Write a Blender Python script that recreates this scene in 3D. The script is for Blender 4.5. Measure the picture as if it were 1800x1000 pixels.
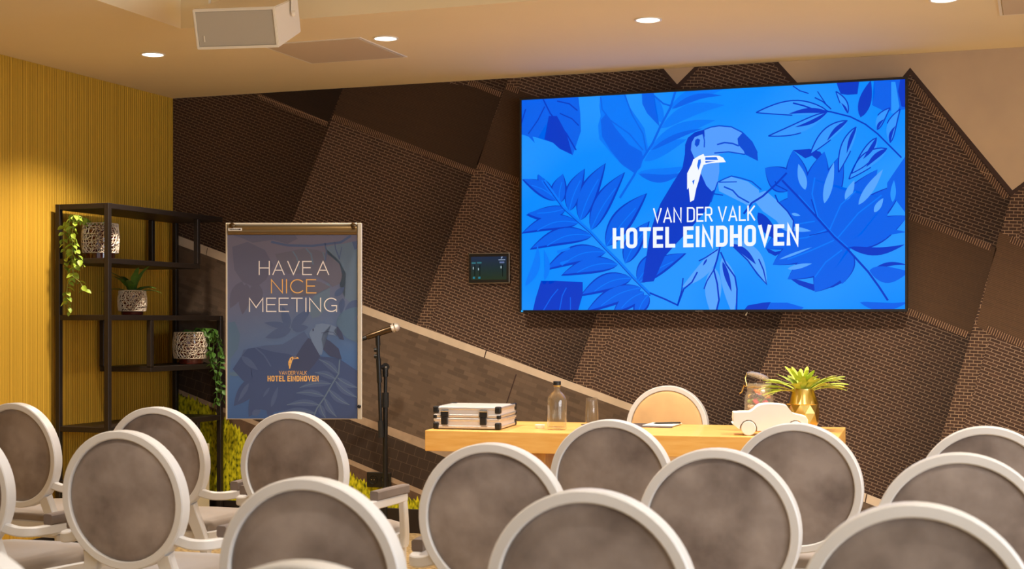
import bpy, bmesh, math, random
from mathutils import Vector, Matrix

for _o in list(bpy.data.objects):
    bpy.data.objects.remove(_o)
SC = bpy.context.scene
COL = SC.collection
R = math.radians
random.seed(7)

# ------------------------------------------------------------------ camera
EYE = 1.27                       # camera height above the carpet
F = 2584.0                       # focal length in pixels of the 1800 x 1000 photograph
cam_d = bpy.data.cameras.new('camera')
cam = bpy.data.objects.new('camera', cam_d)
COL.objects.link(cam)
cam.location = (0, 0, EYE)
cam.rotation_euler = (R(90), 0, R(20))
cam_d.sensor_width = 36
cam_d.lens = F / 1800 * 36
cam_d.shift_y = 66 / 1800
cam_d.clip_start = 0.05
cam_d.dof.use_dof = True
cam_d.dof.focus_distance = 7.6
cam_d.dof.aperture_fstop = 5.6
SC.camera = cam

# ------------------------------------------------------------------ world, exposure, daylight
world = bpy.data.worlds.new('world')
SC.world = world
world.use_nodes = True
world.node_tree.nodes['Background'].inputs[0].default_value = (0.75, 0.85, 1.0, 1)
world.node_tree.nodes['Background'].inputs[1].default_value = 0.6
SC.view_settings.view_transform = 'Standard'
SC.view_settings.look = 'None'
SC.view_settings.exposure = 0.0
SC.view_settings.gamma = 1.0
SC.view_settings.use_curve_mapping = False
SC.cycles.transparent_max_bounces = 24

WALL_L, WALL_B, WALL_R, WALL_F = -5.27, 8.12, 3.4, -3.0
CEIL, COFFER = 2.7045, 3.0
CX0, CX1, CY0, CY1 = -3.98, 2.6, -2.2, 6.2        # the raised part of the ceiling

def area_light(name, loc, rot, sx, sy, power, color):
    d = bpy.data.lights.new(name, 'AREA')
    d.shape = 'RECTANGLE'; d.size = sx; d.size_y = sy
    d.energy = power; d.color = color
    o = bpy.data.objects.new(name, d); COL.objects.link(o)
    o.location = loc; o.rotation_euler = rot
    return o
# daylight entering through the three windows of the right-hand wall and the two behind the camera
WIN_R = [(-0.6, 0.8), (1.4, 2.8), (3.4, 4.8)]
for a, b in WIN_R:
    area_light('window_daylight', (WALL_R + 0.12, (a + b) / 2, 1.55), (0, R(90), 0), 1.5, b - a, 90, (0.78, 0.88, 1.0))
WIN_F = [(-3.2, -1.4), (-0.6, 1.2)]
for a, b in WIN_F:
    area_light('window_daylight', ((a + b) / 2, WALL_F - 0.12, 1.55), (R(90), 0, 0), b - a, 1.5, 10, (0.97, 0.97, 1.0))

WARM = (1.0, 0.85, 0.66)
LAMP_W = 168
COFFER_W = {4.7: 112, 2.4: 66, 0.0: 12}
COFFER_C = (1.0, 0.90, 0.78)

# ------------------------------------------------------------------ helpers
def lin(c):
    out = []
    for v in c[:3]:
        v = v / 255.0
        out.append(v / 12.92 if v <= 0.04045 else ((v + 0.055) / 1.055) ** 2.4)
    return (out[0], out[1], out[2], 1.0)

CA, SA = math.cos(R(20)), math.sin(R(20))
def on_y(px, py, Y):
    """survey: a point of the photograph known to lie on the vertical plane at depth Y"""
    r = (px - 900) / F
    d = (r * CA - SA, r * SA + CA, (566 - py) / F)
    t = Y / d[1]
    return (d[0] * t, Y, EYE + d[2] * t)

def link(o, parent=None):
    COL.objects.link(o)
    if parent is not None:
        o.parent = parent
    return o

def tag(o, label=None, cat=None, group=None, kind=None):
    if label: o['label'] = label
    if cat: o['category'] = cat
    if group: o['group'] = group
    if kind: o['kind'] = kind
    return o

def thing(name, label, cat, loc=(0, 0, 0), rotz=0.0, group=None, rot=None):
    o = bpy.data.objects.new(name, None)
    o.empty_display_size = 0.05
    COL.objects.link(o)
    o.location = loc
    o.rotation_euler = rot if rot else (0, 0, rotz)
    return tag(o, label, cat, group)

def mk(name, bm, m, parent=None, smooth=None):
    me = bpy.data.meshes.new(name)
    bmesh.ops.recalc_face_normals(bm, faces=bm.faces)
    bm.to_mesh(me); bm.free()
    if isinstance(m, (list, tuple)):
        for q in m: me.materials.append(q)
    else:
        me.materials.append(m)
    if smooth:
        me.shade_smooth()
        me.set_sharp_from_angle(angle=R(smooth))
    return link(bpy.data.objects.new(name, me), parent)

def copy_tree(o, parent=None):
    c = o.copy(); COL.objects.link(c); c.parent = parent
    for ch in list(o.children):
        copy_tree(ch, c)
    return c

def NB(): return bmesh.new()

def box(bm, x0, x1, y0, y1, z0, z1, bev=0.0, seg=1, mat=None):
    r = bmesh.ops.create_cube(bm, size=1)
    vs = r['verts']
    for v in vs:
        v.co = Vector(((x0 + x1) / 2 + v.co.x * (x1 - x0), (y0 + y1) / 2 + v.co.y * (y1 - y0), (z0 + z1) / 2 + v.co.z * (z1 - z0)))
    if bev > 0:
        es = list({e for v in vs for e in v.link_edges})
        r2 = bmesh.ops.bevel(bm, geom=es, offset=bev, segments=seg, profile=0.5, affect='EDGES', clamp_overlap=True)
        vs = list({v for f in r2['faces'] for v in f.verts} | {v for v in vs if v.is_valid})
    if mat is not None:
        for v in vs: v.co = mat @ v.co
    return vs

def lathe(bm, prof, n=32, mat=None, cap0=True, cap1=True, ring=None):
    """revolve (radius, z) points about z"""
    rings = []
    for r, z in prof:
        row = []
        for i in range(n):
            a = 2 * math.pi * i / n
            p = Vector((r * math.cos(a), r * math.sin(a), z))
            if mat is not None: p = mat @ p
            row.append(bm.verts.new(p))
        rings.append(row)
    for k in range(len(rings) - 1):
        for i in range(n):
            j = (i + 1) % n
            bm.faces.new((rings[k][i], rings[k][j], rings[k + 1][j], rings[k + 1][i]))
    if cap0: bm.faces.new(list(reversed(rings[0])))
    if cap1: bm.faces.new(rings[-1])
    return rings

def sweep(bm, pts, hw, hd, ref=(0, 1, 0), n=8, closed=False, sq=3.2, cham=None):
    """sweep a rounded-square section along pts; hw / hd = half sizes, one number or one for each point"""
    P = [Vector(p) for p in pts]
    N = len(P)
    if not isinstance(hw, (list, tuple)): hw = [hw] * N
    if not isinstance(hd, (list, tuple)): hd = [hd] * N
    ref = Vector(ref)
    rows = []
    for k in range(N):
        if closed:
            t = P[(k + 1) % N] - P[k - 1]
        else:
            t = P[min(k + 1, N - 1)] - P[max(k - 1, 0)]
        t.normalize()
        b = ref - t * ref.dot(t)
        if b.length < 1e-5:
            b = Vector((1, 0, 0)) - t * t.x
        b.normalize()
        a = b.cross(t).normalized()
        row = []
        if cham:             # a plain rectangle with narrow chamfers
            n = 8
            for u, v in ((1, -1), (1, 1), (-1, 1), (-1, -1)):
                c1 = P[k] + a * (u * hw[k]) + b * (v * (hd[k] - cham)); c2 = P[k] + a * (u * (hw[k] - cham)) + b * (v * hd[k])
                for q in ((c1, c2) if u * v > 0 else (c2, c1)): row.append(bm.verts.new(q))
            rows.append(row)
            continue
        for i in range(n):
            w = 2 * math.pi * (i + 0.5) / n
            cx, cy = math.cos(w), math.sin(w)
            q = (abs(cx) ** sq + abs(cy) ** sq) ** (-1 / sq)
            row.append(bm.verts.new(P[k] + a * (cx * q * hw[k]) + b * (cy * q * hd[k])))
        rows.append(row)
    for k in range(N if closed else N - 1):
        A, B = rows[k], rows[(k + 1) % N]
        for i in range(n):
            j = (i + 1) % n
            bm.faces.new((A[i], A[j], B[j], B[i]))
    if not closed:
        bm.faces.new(list(reversed(rows[0]))); bm.faces.new(rows[-1])

def tube(bm, pts, r, n=8, closed=False):
    P = [Vector(p) for p in pts]
    ref = (0, 1, 0)
    d = (P[-1] - P[0])
    if d.length > 0 and abs(d.normalized().y) > 0.8: ref = (0, 0, 1)
    sweep(bm, pts, r, r, ref, n, closed, sq=2.0)

def spline(pts, n=6):
    """Catmull-Rom through pts"""
    P = [Vector(p) for p in pts]
    out = []
    for i in range(len(P) - 1):
        p0 = P[max(i - 1, 0)]; p1 = P[i]; p2 = P[i + 1]; p3 = P[min(i + 2, len(P) - 1)]
        for k in range(n):
            t = k / n
            out.append(0.5 * ((2 * p1) + (p2 - p0) * t + (2 * p0 - 5 * p1 + 4 * p2 - p3) * t * t + (3 * p1 - p0 - 3 * p2 + p3) * t ** 3))
    out.append(P[-1])
    return out

def prism(bm, poly, y0, y1, mat=None):
    """extrude an (x, z) outline between y0 and y1"""
    A = []; B = []
    for x, z in poly:
        p, q = Vector((x, y0, z)), Vector((x, y1, z))
        if mat is not None: p, q = mat @ p, mat @ q
        A.append(bm.verts.new(p)); B.append(bm.verts.new(q))
    n = len(A)
    bm.faces.new(A); bm.faces.new(list(reversed(B)))
    for i in range(n):
        j = (i + 1) % n
        bm.faces.new((A[j], A[i], B[i], B[j]))

# ------------------------------------------------------------------ materials
def newmat(name):
    m = bpy.data.materials.new(name); m.use_nodes = True
    nt = m.node_tree
    return m, nt, nt.nodes['Principled BSDF']

def pm(name, rgb, rough=0.5, metal=0.0, var=0.0, scale=8.0, bump=0.0, bscale=60.0, coat=0.0, spec=None, sheen=0.0, rnd=False, rgb2=None, stretch=None):
    """principled material with a noise variation between two colours and fine bump"""
    m, nt, b = newmat(name)
    N, L = nt.nodes, nt.links
    c = lin(rgb)
    b.inputs['Base Color'].default_value = c
    b.inputs['Roughness'].default_value = rough
    b.inputs['Metallic'].default_value = metal
    if coat: b.inputs['Coat Weight'].default_value = coat
    if spec is not None: b.inputs['Specular IOR Level'].default_value = spec
    if sheen:
        b.inputs['Sheen Weight'].default_value = sheen
        b.inputs['Sheen Roughness'].default_value = 0.4
    tc = N.new('ShaderNodeTexCoord')
    vec = tc.outputs['Object']
    if rnd:
        oi = N.new('ShaderNodeObjectInfo')
        mul = N.new('ShaderNodeMath'); mul.operation = 'MULTIPLY'; mul.inputs[1].default_value = 37.0
        L.new(oi.outputs['Random'], mul.inputs[0])
        cb = N.new('ShaderNodeCombineXYZ'); L.new(mul.outputs[0], cb.inputs[0]); L.new(mul.outputs[0], cb.inputs[2])
        ad = N.new('ShaderNodeVectorMath'); ad.operation = 'ADD'
        L.new(vec, ad.inputs[0]); L.new(cb.outputs[0], ad.inputs[1]); vec = ad.outputs[0]
    if stretch:
        mp = N.new('ShaderNodeMapping'); mp.inputs['Scale'].default_value = stretch
        L.new(vec, mp.inputs[0]); vec = mp.outputs[0]
    if var > 0 or rgb2:
        nz = N.new('ShaderNodeTexNoise'); nz.inputs['Scale'].default_value = scale; nz.inputs['Detail'].default_value = 4
        L.new(vec, nz.inputs['Vector'])
        rp = N.new('ShaderNodeValToRGB')
        c2 = lin(rgb2) if rgb2 else tuple(max(0, v * (1 - var)) for v in c[:3]) + (1,)
        rp.color_ramp.elements[0].position = 0.32; rp.color_ramp.elements[0].color = c2
        rp.color_ramp.elements[1].position = 0.68; rp.color_ramp.elements[1].color = c
        L.new(nz.outputs['Fac'], rp.inputs[0]); L.new(rp.outputs[0], b.inputs['Base Color'])
    if bump > 0:
        n2 = N.new('ShaderNodeTexNoise'); n2.inputs['Scale'].default_value = bscale; n2.inputs['Detail'].default_value = 3
        L.new(vec, n2.inputs['Vector'])
        bp = N.new('ShaderNodeBump'); bp.inputs['Strength'].default_value = bump; bp.inputs['Distance'].default_value = 0.004
        L.new(n2.outputs['Fac'], bp.inputs['Height']); L.new(bp.outputs[0], b.inputs['Normal'])
    return m

def em(name, rgb, s=1.0):
    """a lit pixel colour of a screen or a lamp"""
    m, nt, b = newmat(name)
    b.inputs['Base Color'].default_value = (0.005, 0.005, 0.005, 1)
    b.inputs['Roughness'].default_value = 0.35
    b.inputs['Specular IOR Level'].default_value = 0.1
    b.inputs['Emission Color'].default_value = lin(rgb)
    b.inputs['Emission Strength'].default_value = s
    return m

def glass(name, rgb=(255, 255, 255), refl=1.0, haze=0.03):
    """thin clear glass: see-through face-on, mirror-like at grazing angles"""
    m, nt, b = newmat(name)
    N, L = nt.nodes, nt.links
    N.remove(b)
    tr = N.new('ShaderNodeBsdfTransparent'); tr.inputs[0].default_value = lin(rgb)
    gs = N.new('ShaderNodeBsdfGlossy'); gs.inputs['Roughness'].default_value = 0.03; gs.inputs['Color'].default_value = (1, 1, 1, 1)
    lw = N.new('ShaderNodeLayerWeight'); lw.inputs[0].default_value = 0.5
    pw = N.new('ShaderNodeMath'); pw.operation = 'POWER'; pw.inputs[1].default_value = 3.0; L.new(lw.outputs['Facing'], pw.inputs[0])
    mu = N.new('ShaderNodeMath'); mu.operation = 'MULTIPLY_ADD'; mu.inputs[1].default_value = 0.42 * refl; mu.inputs[2].default_value = 0.035
    L.new(pw.outputs[0], mu.inputs[0])
    mx = N.new('ShaderNodeMixShader'); L.new(mu.outputs[0], mx.inputs[0]); L.new(tr.outputs[0], mx.inputs[1]); L.new(gs.outputs[0], mx.inputs[2])
    df = N.new('ShaderNodeBsdfDiffuse'); df.inputs[0].default_value = (0.9, 0.88, 0.85, 1)
    m2 = N.new('ShaderNodeMixShader'); m2.inputs[0].default_value = haze; L.new(mx.outputs[0], m2.inputs[1]); L.new(df.outputs[0], m2.inputs[2])
    L.new(m2.outputs[0], N['Material Output'].inputs[0])
    return m

def brick(name, c1, c2, mortar, angle, bw=0.054, rh=0.0172, ms=0.0019, lo=0.42, rough=0.85, offset=0.5):
    """printed brickwork of the mural; the uv runs across a facet of the photographed facade from fold to fold"""
    m, nt, b = newmat(name)
    N, L = nt.nodes, nt.links
    tc = N.new('ShaderNodeTexCoord')
    sx = N.new('ShaderNodeSeparateXYZ'); L.new(tc.outputs['Object'], sx.inputs[0])
    cb = N.new('ShaderNodeCombineXYZ'); L.new(sx.outputs[0], cb.inputs[0]); L.new(sx.outputs[2], cb.inputs[1])
    mp = N.new('ShaderNodeMapping'); mp.inputs['Rotation'].default_value = (0, 0, R(angle))
    L.new(cb.outputs[0], mp.inputs[0])
    bt = N.new('ShaderNodeTexBrick')
    bt.inputs['Scale'].default_value = 1.0
    bt.inputs['Color1'].default_value = lin(c1); bt.inputs['Color2'].default_value = lin(c2); bt.inputs['Mortar'].default_value = lin(mortar)
    bt.inputs['Mortar Size'].default_value = ms; bt.inputs['Mortar Smooth'].default_value = 0.3
    bt.inputs['Brick Width'].default_value = bw; bt.inputs['Row Height'].default_value = rh
    bt.offset = offset
    L.new(mp.outputs[0], bt.inputs['Vector'])
    out = bt.outputs['Color']
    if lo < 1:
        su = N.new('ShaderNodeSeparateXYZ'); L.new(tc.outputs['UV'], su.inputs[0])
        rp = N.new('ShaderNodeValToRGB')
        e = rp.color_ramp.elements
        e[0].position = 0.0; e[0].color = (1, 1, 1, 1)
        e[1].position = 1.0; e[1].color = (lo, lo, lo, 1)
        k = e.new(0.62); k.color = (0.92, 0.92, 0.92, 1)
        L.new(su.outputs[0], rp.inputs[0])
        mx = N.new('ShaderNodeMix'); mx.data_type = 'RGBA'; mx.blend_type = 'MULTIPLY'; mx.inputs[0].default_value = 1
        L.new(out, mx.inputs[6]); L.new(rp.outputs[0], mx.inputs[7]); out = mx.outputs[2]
    L.new(out, b.inputs['Base Color'])
    b.inputs['Roughness'].default_value = rough
    b.inputs['Specular IOR Level'].default_value = 0.25
    return m

M = {}
M['ceiling'] = pm('ceiling_paint', (240, 222, 182), 0.9, var=0.03, scale=1.5)
M['white_wall'] = pm('wall_paint', (222, 214, 203), 0.9, var=0.03)
M['hatch'] = pm('hatch_paint', (205, 186, 160), 0.85)
M['chair_white'] = pm('lacquered_white_wood', (220, 218, 217), 0.4, var=0.04, scale=5)
M['velvet'] = pm('taupe_velvet', (164, 151, 144), 0.9, rgb2=(114, 101, 95), scale=6.5, sheen=0.25, rnd=True, bump=0.1, bscale=25)
M['arm_velvet'] = pm('arm_pad_velvet', (118, 104, 96), 0.9, var=0.15, scale=14, sheen=0.2)
M['beige'] = pm('beige_fabric', (226, 184, 130), 0.85, rgb2=(205, 165, 118), scale=6, sheen=0.2)
M['cream'] = pm('seat_velvet', (146, 132, 120), 0.8, var=0.1, scale=9, sheen=1.0)
M['wood'] = pm('light_oak', (242, 192, 108), 0.42, rgb2=(230, 170, 82), scale=5, stretch=(1.2, 9, 9), coat=0.15)
M['wood_leg'] = pm('light_oak_leg', (214, 162, 86), 0.5, rgb2=(196, 140, 66), scale=5, stretch=(9, 9, 1.2))
M['black_metal'] = pm('black_powder_coat', (44, 36, 32), 0.45, metal=0.3, var=0.1)
M['black'] = pm('black_plastic', (18, 17, 17), 0.4)
M['rubber'] = pm('rubber', (24, 23, 23), 0.7)
M['chrome'] = pm('chrome', (210, 208, 205), 0.18, metal=1.0)
M['steel'] = pm('satin_steel', (176, 170, 160), 0.35, metal=0.9)
M['alu'] = pm('brushed_aluminium', (226, 222, 220), 0.34, metal=0.75, var=0.06, scale=30)
M['grey_panel'] = pm('case_panel', (214, 210, 210), 0.45, metal=0.35, var=0.05)
M['gold'] = pm('polished_gold', (236, 208, 126), 0.24, metal=1.0, var=0.05, scale=12)
M['toy_white'] = pm('white_painted_wood', (240, 236, 230), 0.6, var=0.03)
M['speaker'] = pm('speaker_shell', (238, 226, 204), 0.55)
M['grille'] = pm('speaker_grille', (190, 178, 158), 0.6, metal=0.0, bump=0.3, bscale=900)
M['plant'] = pm('vine_green', (176, 194, 66), 0.5, rgb2=(128, 160, 48), scale=30)
M['plant_dark'] = pm('fern_green', (92, 134, 50), 0.5, rgb2=(58, 98, 36), scale=30)
M['plant_lime'] = pm('staghorn_green', (206, 212, 84), 0.5, rgb2=(160, 182, 54), scale=25)
M['stem'] = pm('vine_stem', (150, 158, 70), 0.6)
M['lace'] = pm('white_ceramic_lace', (240, 228, 212), 0.5, var=0.12, scale=25)
M['redclay'] = pm('dark_red_glaze', (92, 30, 18), 0.16, var=0.3, scale=10, coat=0.4)
M['soil'] = pm('soil', (46, 34, 24), 0.95, var=0.4, scale=40)
M['paper'] = pm('paper', (238, 234, 226), 0.8)
M['mat_dark'] = pm('desk_mat', (84, 70, 58), 0.5)
M['glass'] = glass('clear_glass', (248, 246, 240), 1.9, 0.02)
M['jarglass'] = glass('jar_glass', (252, 248, 240), 1.2, 0.09)
M['frame_grey'] = pm('flipchart_frame', (206, 196, 178), 0.4, metal=0.35)
M['bar'] = pm('clamp_bar_bronze', (128, 106, 72), 0.3, metal=0.8)
M['knob'] = pm('bronze_knob', (92, 74, 52), 0.25, metal=0.8)
M['lamp_on'] = em('lamp_lens', (255, 246, 232), 6.0)
M['trim_white'] = pm('lamp_trim', (240, 232, 218), 0.5)
M['tv_black'] = pm('tv_bezel', (22, 19, 18), 0.3)
M['socket'] = pm('socket_black', (20, 18, 16), 0.4)
M['boxcream'] = pm('cream_box', (214, 202, 178), 0.55)

# fluted mustard wall covering: fine vertical ribs across Y
def ribbed():
    m, nt, b = newmat('mustard_ribbed_covering')
    N, L = nt.nodes, nt.links
    tc = N.new('ShaderNodeTexCoord')
    sx = N.new('ShaderNodeSeparateXYZ'); L.new(tc.outputs['Object'], sx.inputs[0])
    mu = N.new('ShaderNodeMath'); mu.operation = 'MULTIPLY'; mu.inputs[1].default_value = 2 * math.pi / 0.021
    L.new(sx.outputs[1], mu.inputs[0])
    sn = N.new('ShaderNodeMath'); sn.operation = 'SINE'; L.new(mu.outputs[0], sn.inputs[0])
    cb = N.new('ShaderNodeCombineXYZ'); L.new(sx.outputs[1], cb.inputs[0])
    nz = N.new('ShaderNodeTexNoise'); nz.inputs['Scale'].default_value = 55; nz.inputs['Detail'].default_value = 5
    L.new(cb.outputs[0], nz.inputs['Vector'])
    rp = N.new('ShaderNodeValToRGB')
    rp.color_ramp.elements[0].position = 0.3; rp.color_ramp.elements[0].color = lin((172, 130, 36))
    rp.color_ramp.elements[1].position = 0.7; rp.color_ramp.elements[1].color = lin((216, 172, 60))
    L.new(nz.outputs['Fac'], rp.inputs[0]); L.new(rp.outputs[0], b.inputs['Base Color'])
    ad = N.new('ShaderNodeMath'); ad.operation = 'ADD'; L.new(sn.outputs[0], ad.inputs[0]); L.new(nz.outputs['Fac'], ad.inputs[1])
    bp = N.new('ShaderNodeBump'); bp.inputs['Strength'].default_value = 0.5; bp.inputs['Distance'].default_value = 0.003
    L.new(ad.outputs[0], bp.inputs['Height']); L.new(bp.outputs[0], b.inputs['Normal'])
    b.inputs['Roughness'].default_value = 0.75
    b.inputs['Specular IOR Level'].default_value = 0.2
    return m
M['ribbed'] = ribbed()

def carpet():
    m, nt, b = newmat('ochre_carpet')
    N, L = nt.nodes, nt.links
    tc = N.new('ShaderNodeTexCoord')
    nz = N.new('ShaderNodeTexNoise'); nz.inputs['Scale'].default_value = 46; nz.inputs['Detail'].default_value = 6
    L.new(tc.outputs['Object'], nz.inputs['Vector'])
    rp = N.new('ShaderNodeValToRGB')
    e = rp.color_ramp.elements
    e[0].position = 0.35; e[0].color = lin((124, 100, 64)); e[1].position = 0.66; e[1].color = lin((204, 176, 126))
    L.new(nz.outputs['Fac'], rp.inputs[0]); L.new(rp.outputs[0], b.inputs['Base Color'])
    bp = N.new('ShaderNodeBump'); bp.inputs['Strength'].default_value = 0.4; bp.inputs['Distance'].default_value = 0.004
    L.new(nz.outputs['Fac'], bp.inputs['Height']); L.new(bp.outputs[0], b.inputs['Normal'])
    b.inputs['Roughness'].default_value = 0.95
    return m
M['carpet'] = carpet()

# ------------------------------------------------------------------ the room
def quad(bm, *p, mi=0):
    f = bm.faces.new([bm.verts.new(v) for v in p]); f.material_index = mi
    return f
def struct(o): o['kind'] = 'structure'; return o

bm = NB(); box(bm, WALL_L - 0.1, WALL_R + 0.1, WALL_F - 0.1, WALL_B + 0.1, -0.1, 0)
struct(mk('floor', bm, M['carpet']))

bm = NB()     # lower ceiling: four slabs around the raised centre, a top slab over it
T = 0.32
box(bm, WALL_L - 0.1, CX0, WALL_F - 0.1, WALL_B + 0.1, CEIL, CEIL + T)
box(bm, CX1, WALL_R + 0.1, WALL_F - 0.1, WALL_B + 0.1, CEIL, CEIL + T)
box(bm, CX0, CX1, CY1, WALL_B + 0.1, CEIL, CEIL + T)
box(bm, CX0, CX1, WALL_F - 0.1, CY0, CEIL, CEIL + T)
box(bm, CX0, CX1, CY0, CY1, COFFER, CEIL + T)
struct(mk('ceiling', bm, M['ceiling']))

bm = NB(); box(bm, WALL_L - 0.1, WALL_L, WALL_F - 0.1, WALL_B, 0, CEIL)
struct(mk('wall_left', bm, M['ribbed']))
bm = NB(); box(bm, WALL_L, WALL_L + 0.012, WALL_F, WALL_B, 0, 0.07, 0.002)
struct(mk('baseboard_left', bm, M['black_metal']))

def windowed_wall(name, wins, along, at, sgn, lo, hi, z0=0.8, z1=2.3):
    """a wall with openings; along = 'Y' for a wall at X = at"""
    bm = NB()
    def b(u0, u1, za, zb):
        d0, d1 = (at, at + 0.1 * sgn) if sgn > 0 else (at - 0.1, at)
        if along == 'Y': box(bm, d0, d1, u0, u1, za, zb)
        else: box(bm, u0, u1, d0, d1, za, zb)
    b(lo, hi, 0, z0); b(lo, hi, z1, CEIL)
    e = lo
    for u0, u1 in wins:
        b(e, u0, z0, z1); e = u1
    b(e, hi, z0, z1)
    return struct(mk(name, bm, M['white_wall']))
windowed_wall('wall_right', WIN_R, 'Y', WALL_R, 1, WALL_F, WALL_B)
windowed_wall('wall_rear', WIN_F, 'X', WALL_F, -1, WALL_L, WALL_R)
wn = 0
for along, wins, at in (('Y', WIN_R, WALL_R), ('X', WIN_F, WALL_F)):
    for u0, u1 in wins:
        wn += 1
        bm = NB()
        for (a, b_, za, zb) in ((u0, u1, 0.8, 0.86), (u0, u1, 2.24, 2.3), (u0, u0 + 0.06, 0.86, 2.24), (u1 - 0.06, u1, 0.86, 2.24), ((u0 + u1) / 2 - 0.03, (u0 + u1) / 2 + 0.03, 0.86, 2.24)):
            s = 0.05 if at > 0 else -0.05
            d0, d1 = min(at + s * 0.4, at + s * 1.4), max(at + s * 0.4, at + s * 1.4)
            if along == 'Y': box(bm, d0, d1, a, b_, za, zb)
            else: box(bm, a, b_, d0, d1, za, zb)
        struct(mk('window_%d' % wn, bm, M['white_wall']))

# ---- back wall with its printed photo mural of folded brick gables
bm = NB(); box(bm, WALL_L - 0.1, WALL_R + 0.1, WALL_B, WALL_B + 0.1, 0, CEIL)
wall_back = struct(mk('wall_back', bm, M['white_wall']))
bm = NB(); box(bm, -3.99 + 0.0, WALL_R, WALL_B - 0.016, WALL_B, 0, 0.145, 0.003)
box(bm, WALL_L + 0.013, -3.99, WALL_B - 0.016, WALL_B, 0, 0.145, 0.003)
struct(mk('baseboard_back', bm, M['black_metal']))

B1, B2, MO = (61, 44, 36), (74, 53, 43), (146, 122, 102)
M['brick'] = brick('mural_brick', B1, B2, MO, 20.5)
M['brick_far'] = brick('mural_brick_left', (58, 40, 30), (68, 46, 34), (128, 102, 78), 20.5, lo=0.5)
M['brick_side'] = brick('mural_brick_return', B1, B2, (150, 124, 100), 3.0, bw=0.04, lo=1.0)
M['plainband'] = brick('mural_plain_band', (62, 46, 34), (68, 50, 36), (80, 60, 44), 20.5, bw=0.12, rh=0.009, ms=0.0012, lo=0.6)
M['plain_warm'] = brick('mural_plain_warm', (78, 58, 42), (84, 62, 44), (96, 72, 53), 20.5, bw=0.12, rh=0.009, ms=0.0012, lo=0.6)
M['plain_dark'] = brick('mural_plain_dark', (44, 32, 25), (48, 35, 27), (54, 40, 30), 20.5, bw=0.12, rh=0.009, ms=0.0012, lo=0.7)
M['teeth'] = brick('mural_soldier_course', (62, 43, 33), (74, 51, 39), (158, 128, 100), 21.5, bw=0.0125, rh=0.2, ms=0.0019, lo=1.0, offset=0)
M['weathered'] = brick('mural_weathered_brick', (106, 88, 73), (86, 71, 59), (96, 80, 66), 19.0, bw=0.07, rh=0.026, ms=0.0016, lo=1.0)
M['curb'] = pm('mural_stone_coping', (206, 186, 162), 0.85, var=0.12, scale=14)
M['curb2'] = pm('mural_path_edge', (166, 142, 118), 0.85, var=0.2, scale=18)
M['path'] = brick('mural_dark_paving', (58, 46, 38), (54, 42, 35), (84, 68, 54), 16.0, bw=0.07, rh=0.06, ms=0.0018, lo=1.0)
M['soilprint'] = pm('mural_soil', (96, 72, 52), 0.9, var=0.3, scale=20)
M['coping'] = pm('mural_roof_edge', (58, 38, 30), 0.85)
M['sky'] = pm('mural_cloudy_sky', (196, 170, 138), 0.9, rgb2=(172, 150, 128), scale=1.6)
def grassprint():
    m, nt, b = newmat('mural_grass')
    N, L = nt.nodes, nt.links
    tc = N.new('ShaderNodeTexCoord')
    mp = N.new('ShaderNodeMapping'); mp.inputs['Scale'].default_value = (1, 1, 0.45); L.new(tc.outputs['Object'], mp.inputs[0])
    nz = N.new('ShaderNodeTexNoise'); nz.inputs['Scale'].default_value = 62; nz.inputs['Detail'].default_value = 6; L.new(mp.outputs[0], nz.inputs['Vector'])
    rp = N.new('ShaderNodeValToRGB'); e = rp.color_ramp.elements
    e[0].position = 0.34; e[0].color = lin((64, 70, 10)); e[1].position = 0.62; e[1].color = lin((212, 204, 34))
    k = e.new(0.48); k.color = lin((168, 166, 22))
    L.new(nz.outputs['Fac'], rp.inputs[0]); L.new(rp.outputs[0], b.inputs['Base Color'])
    b.inputs['Roughness'].default_value = 0.85; b.inputs['Specular IOR Level'].default_value = 0.2
    return m
M['grass'] = grassprint()

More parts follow.
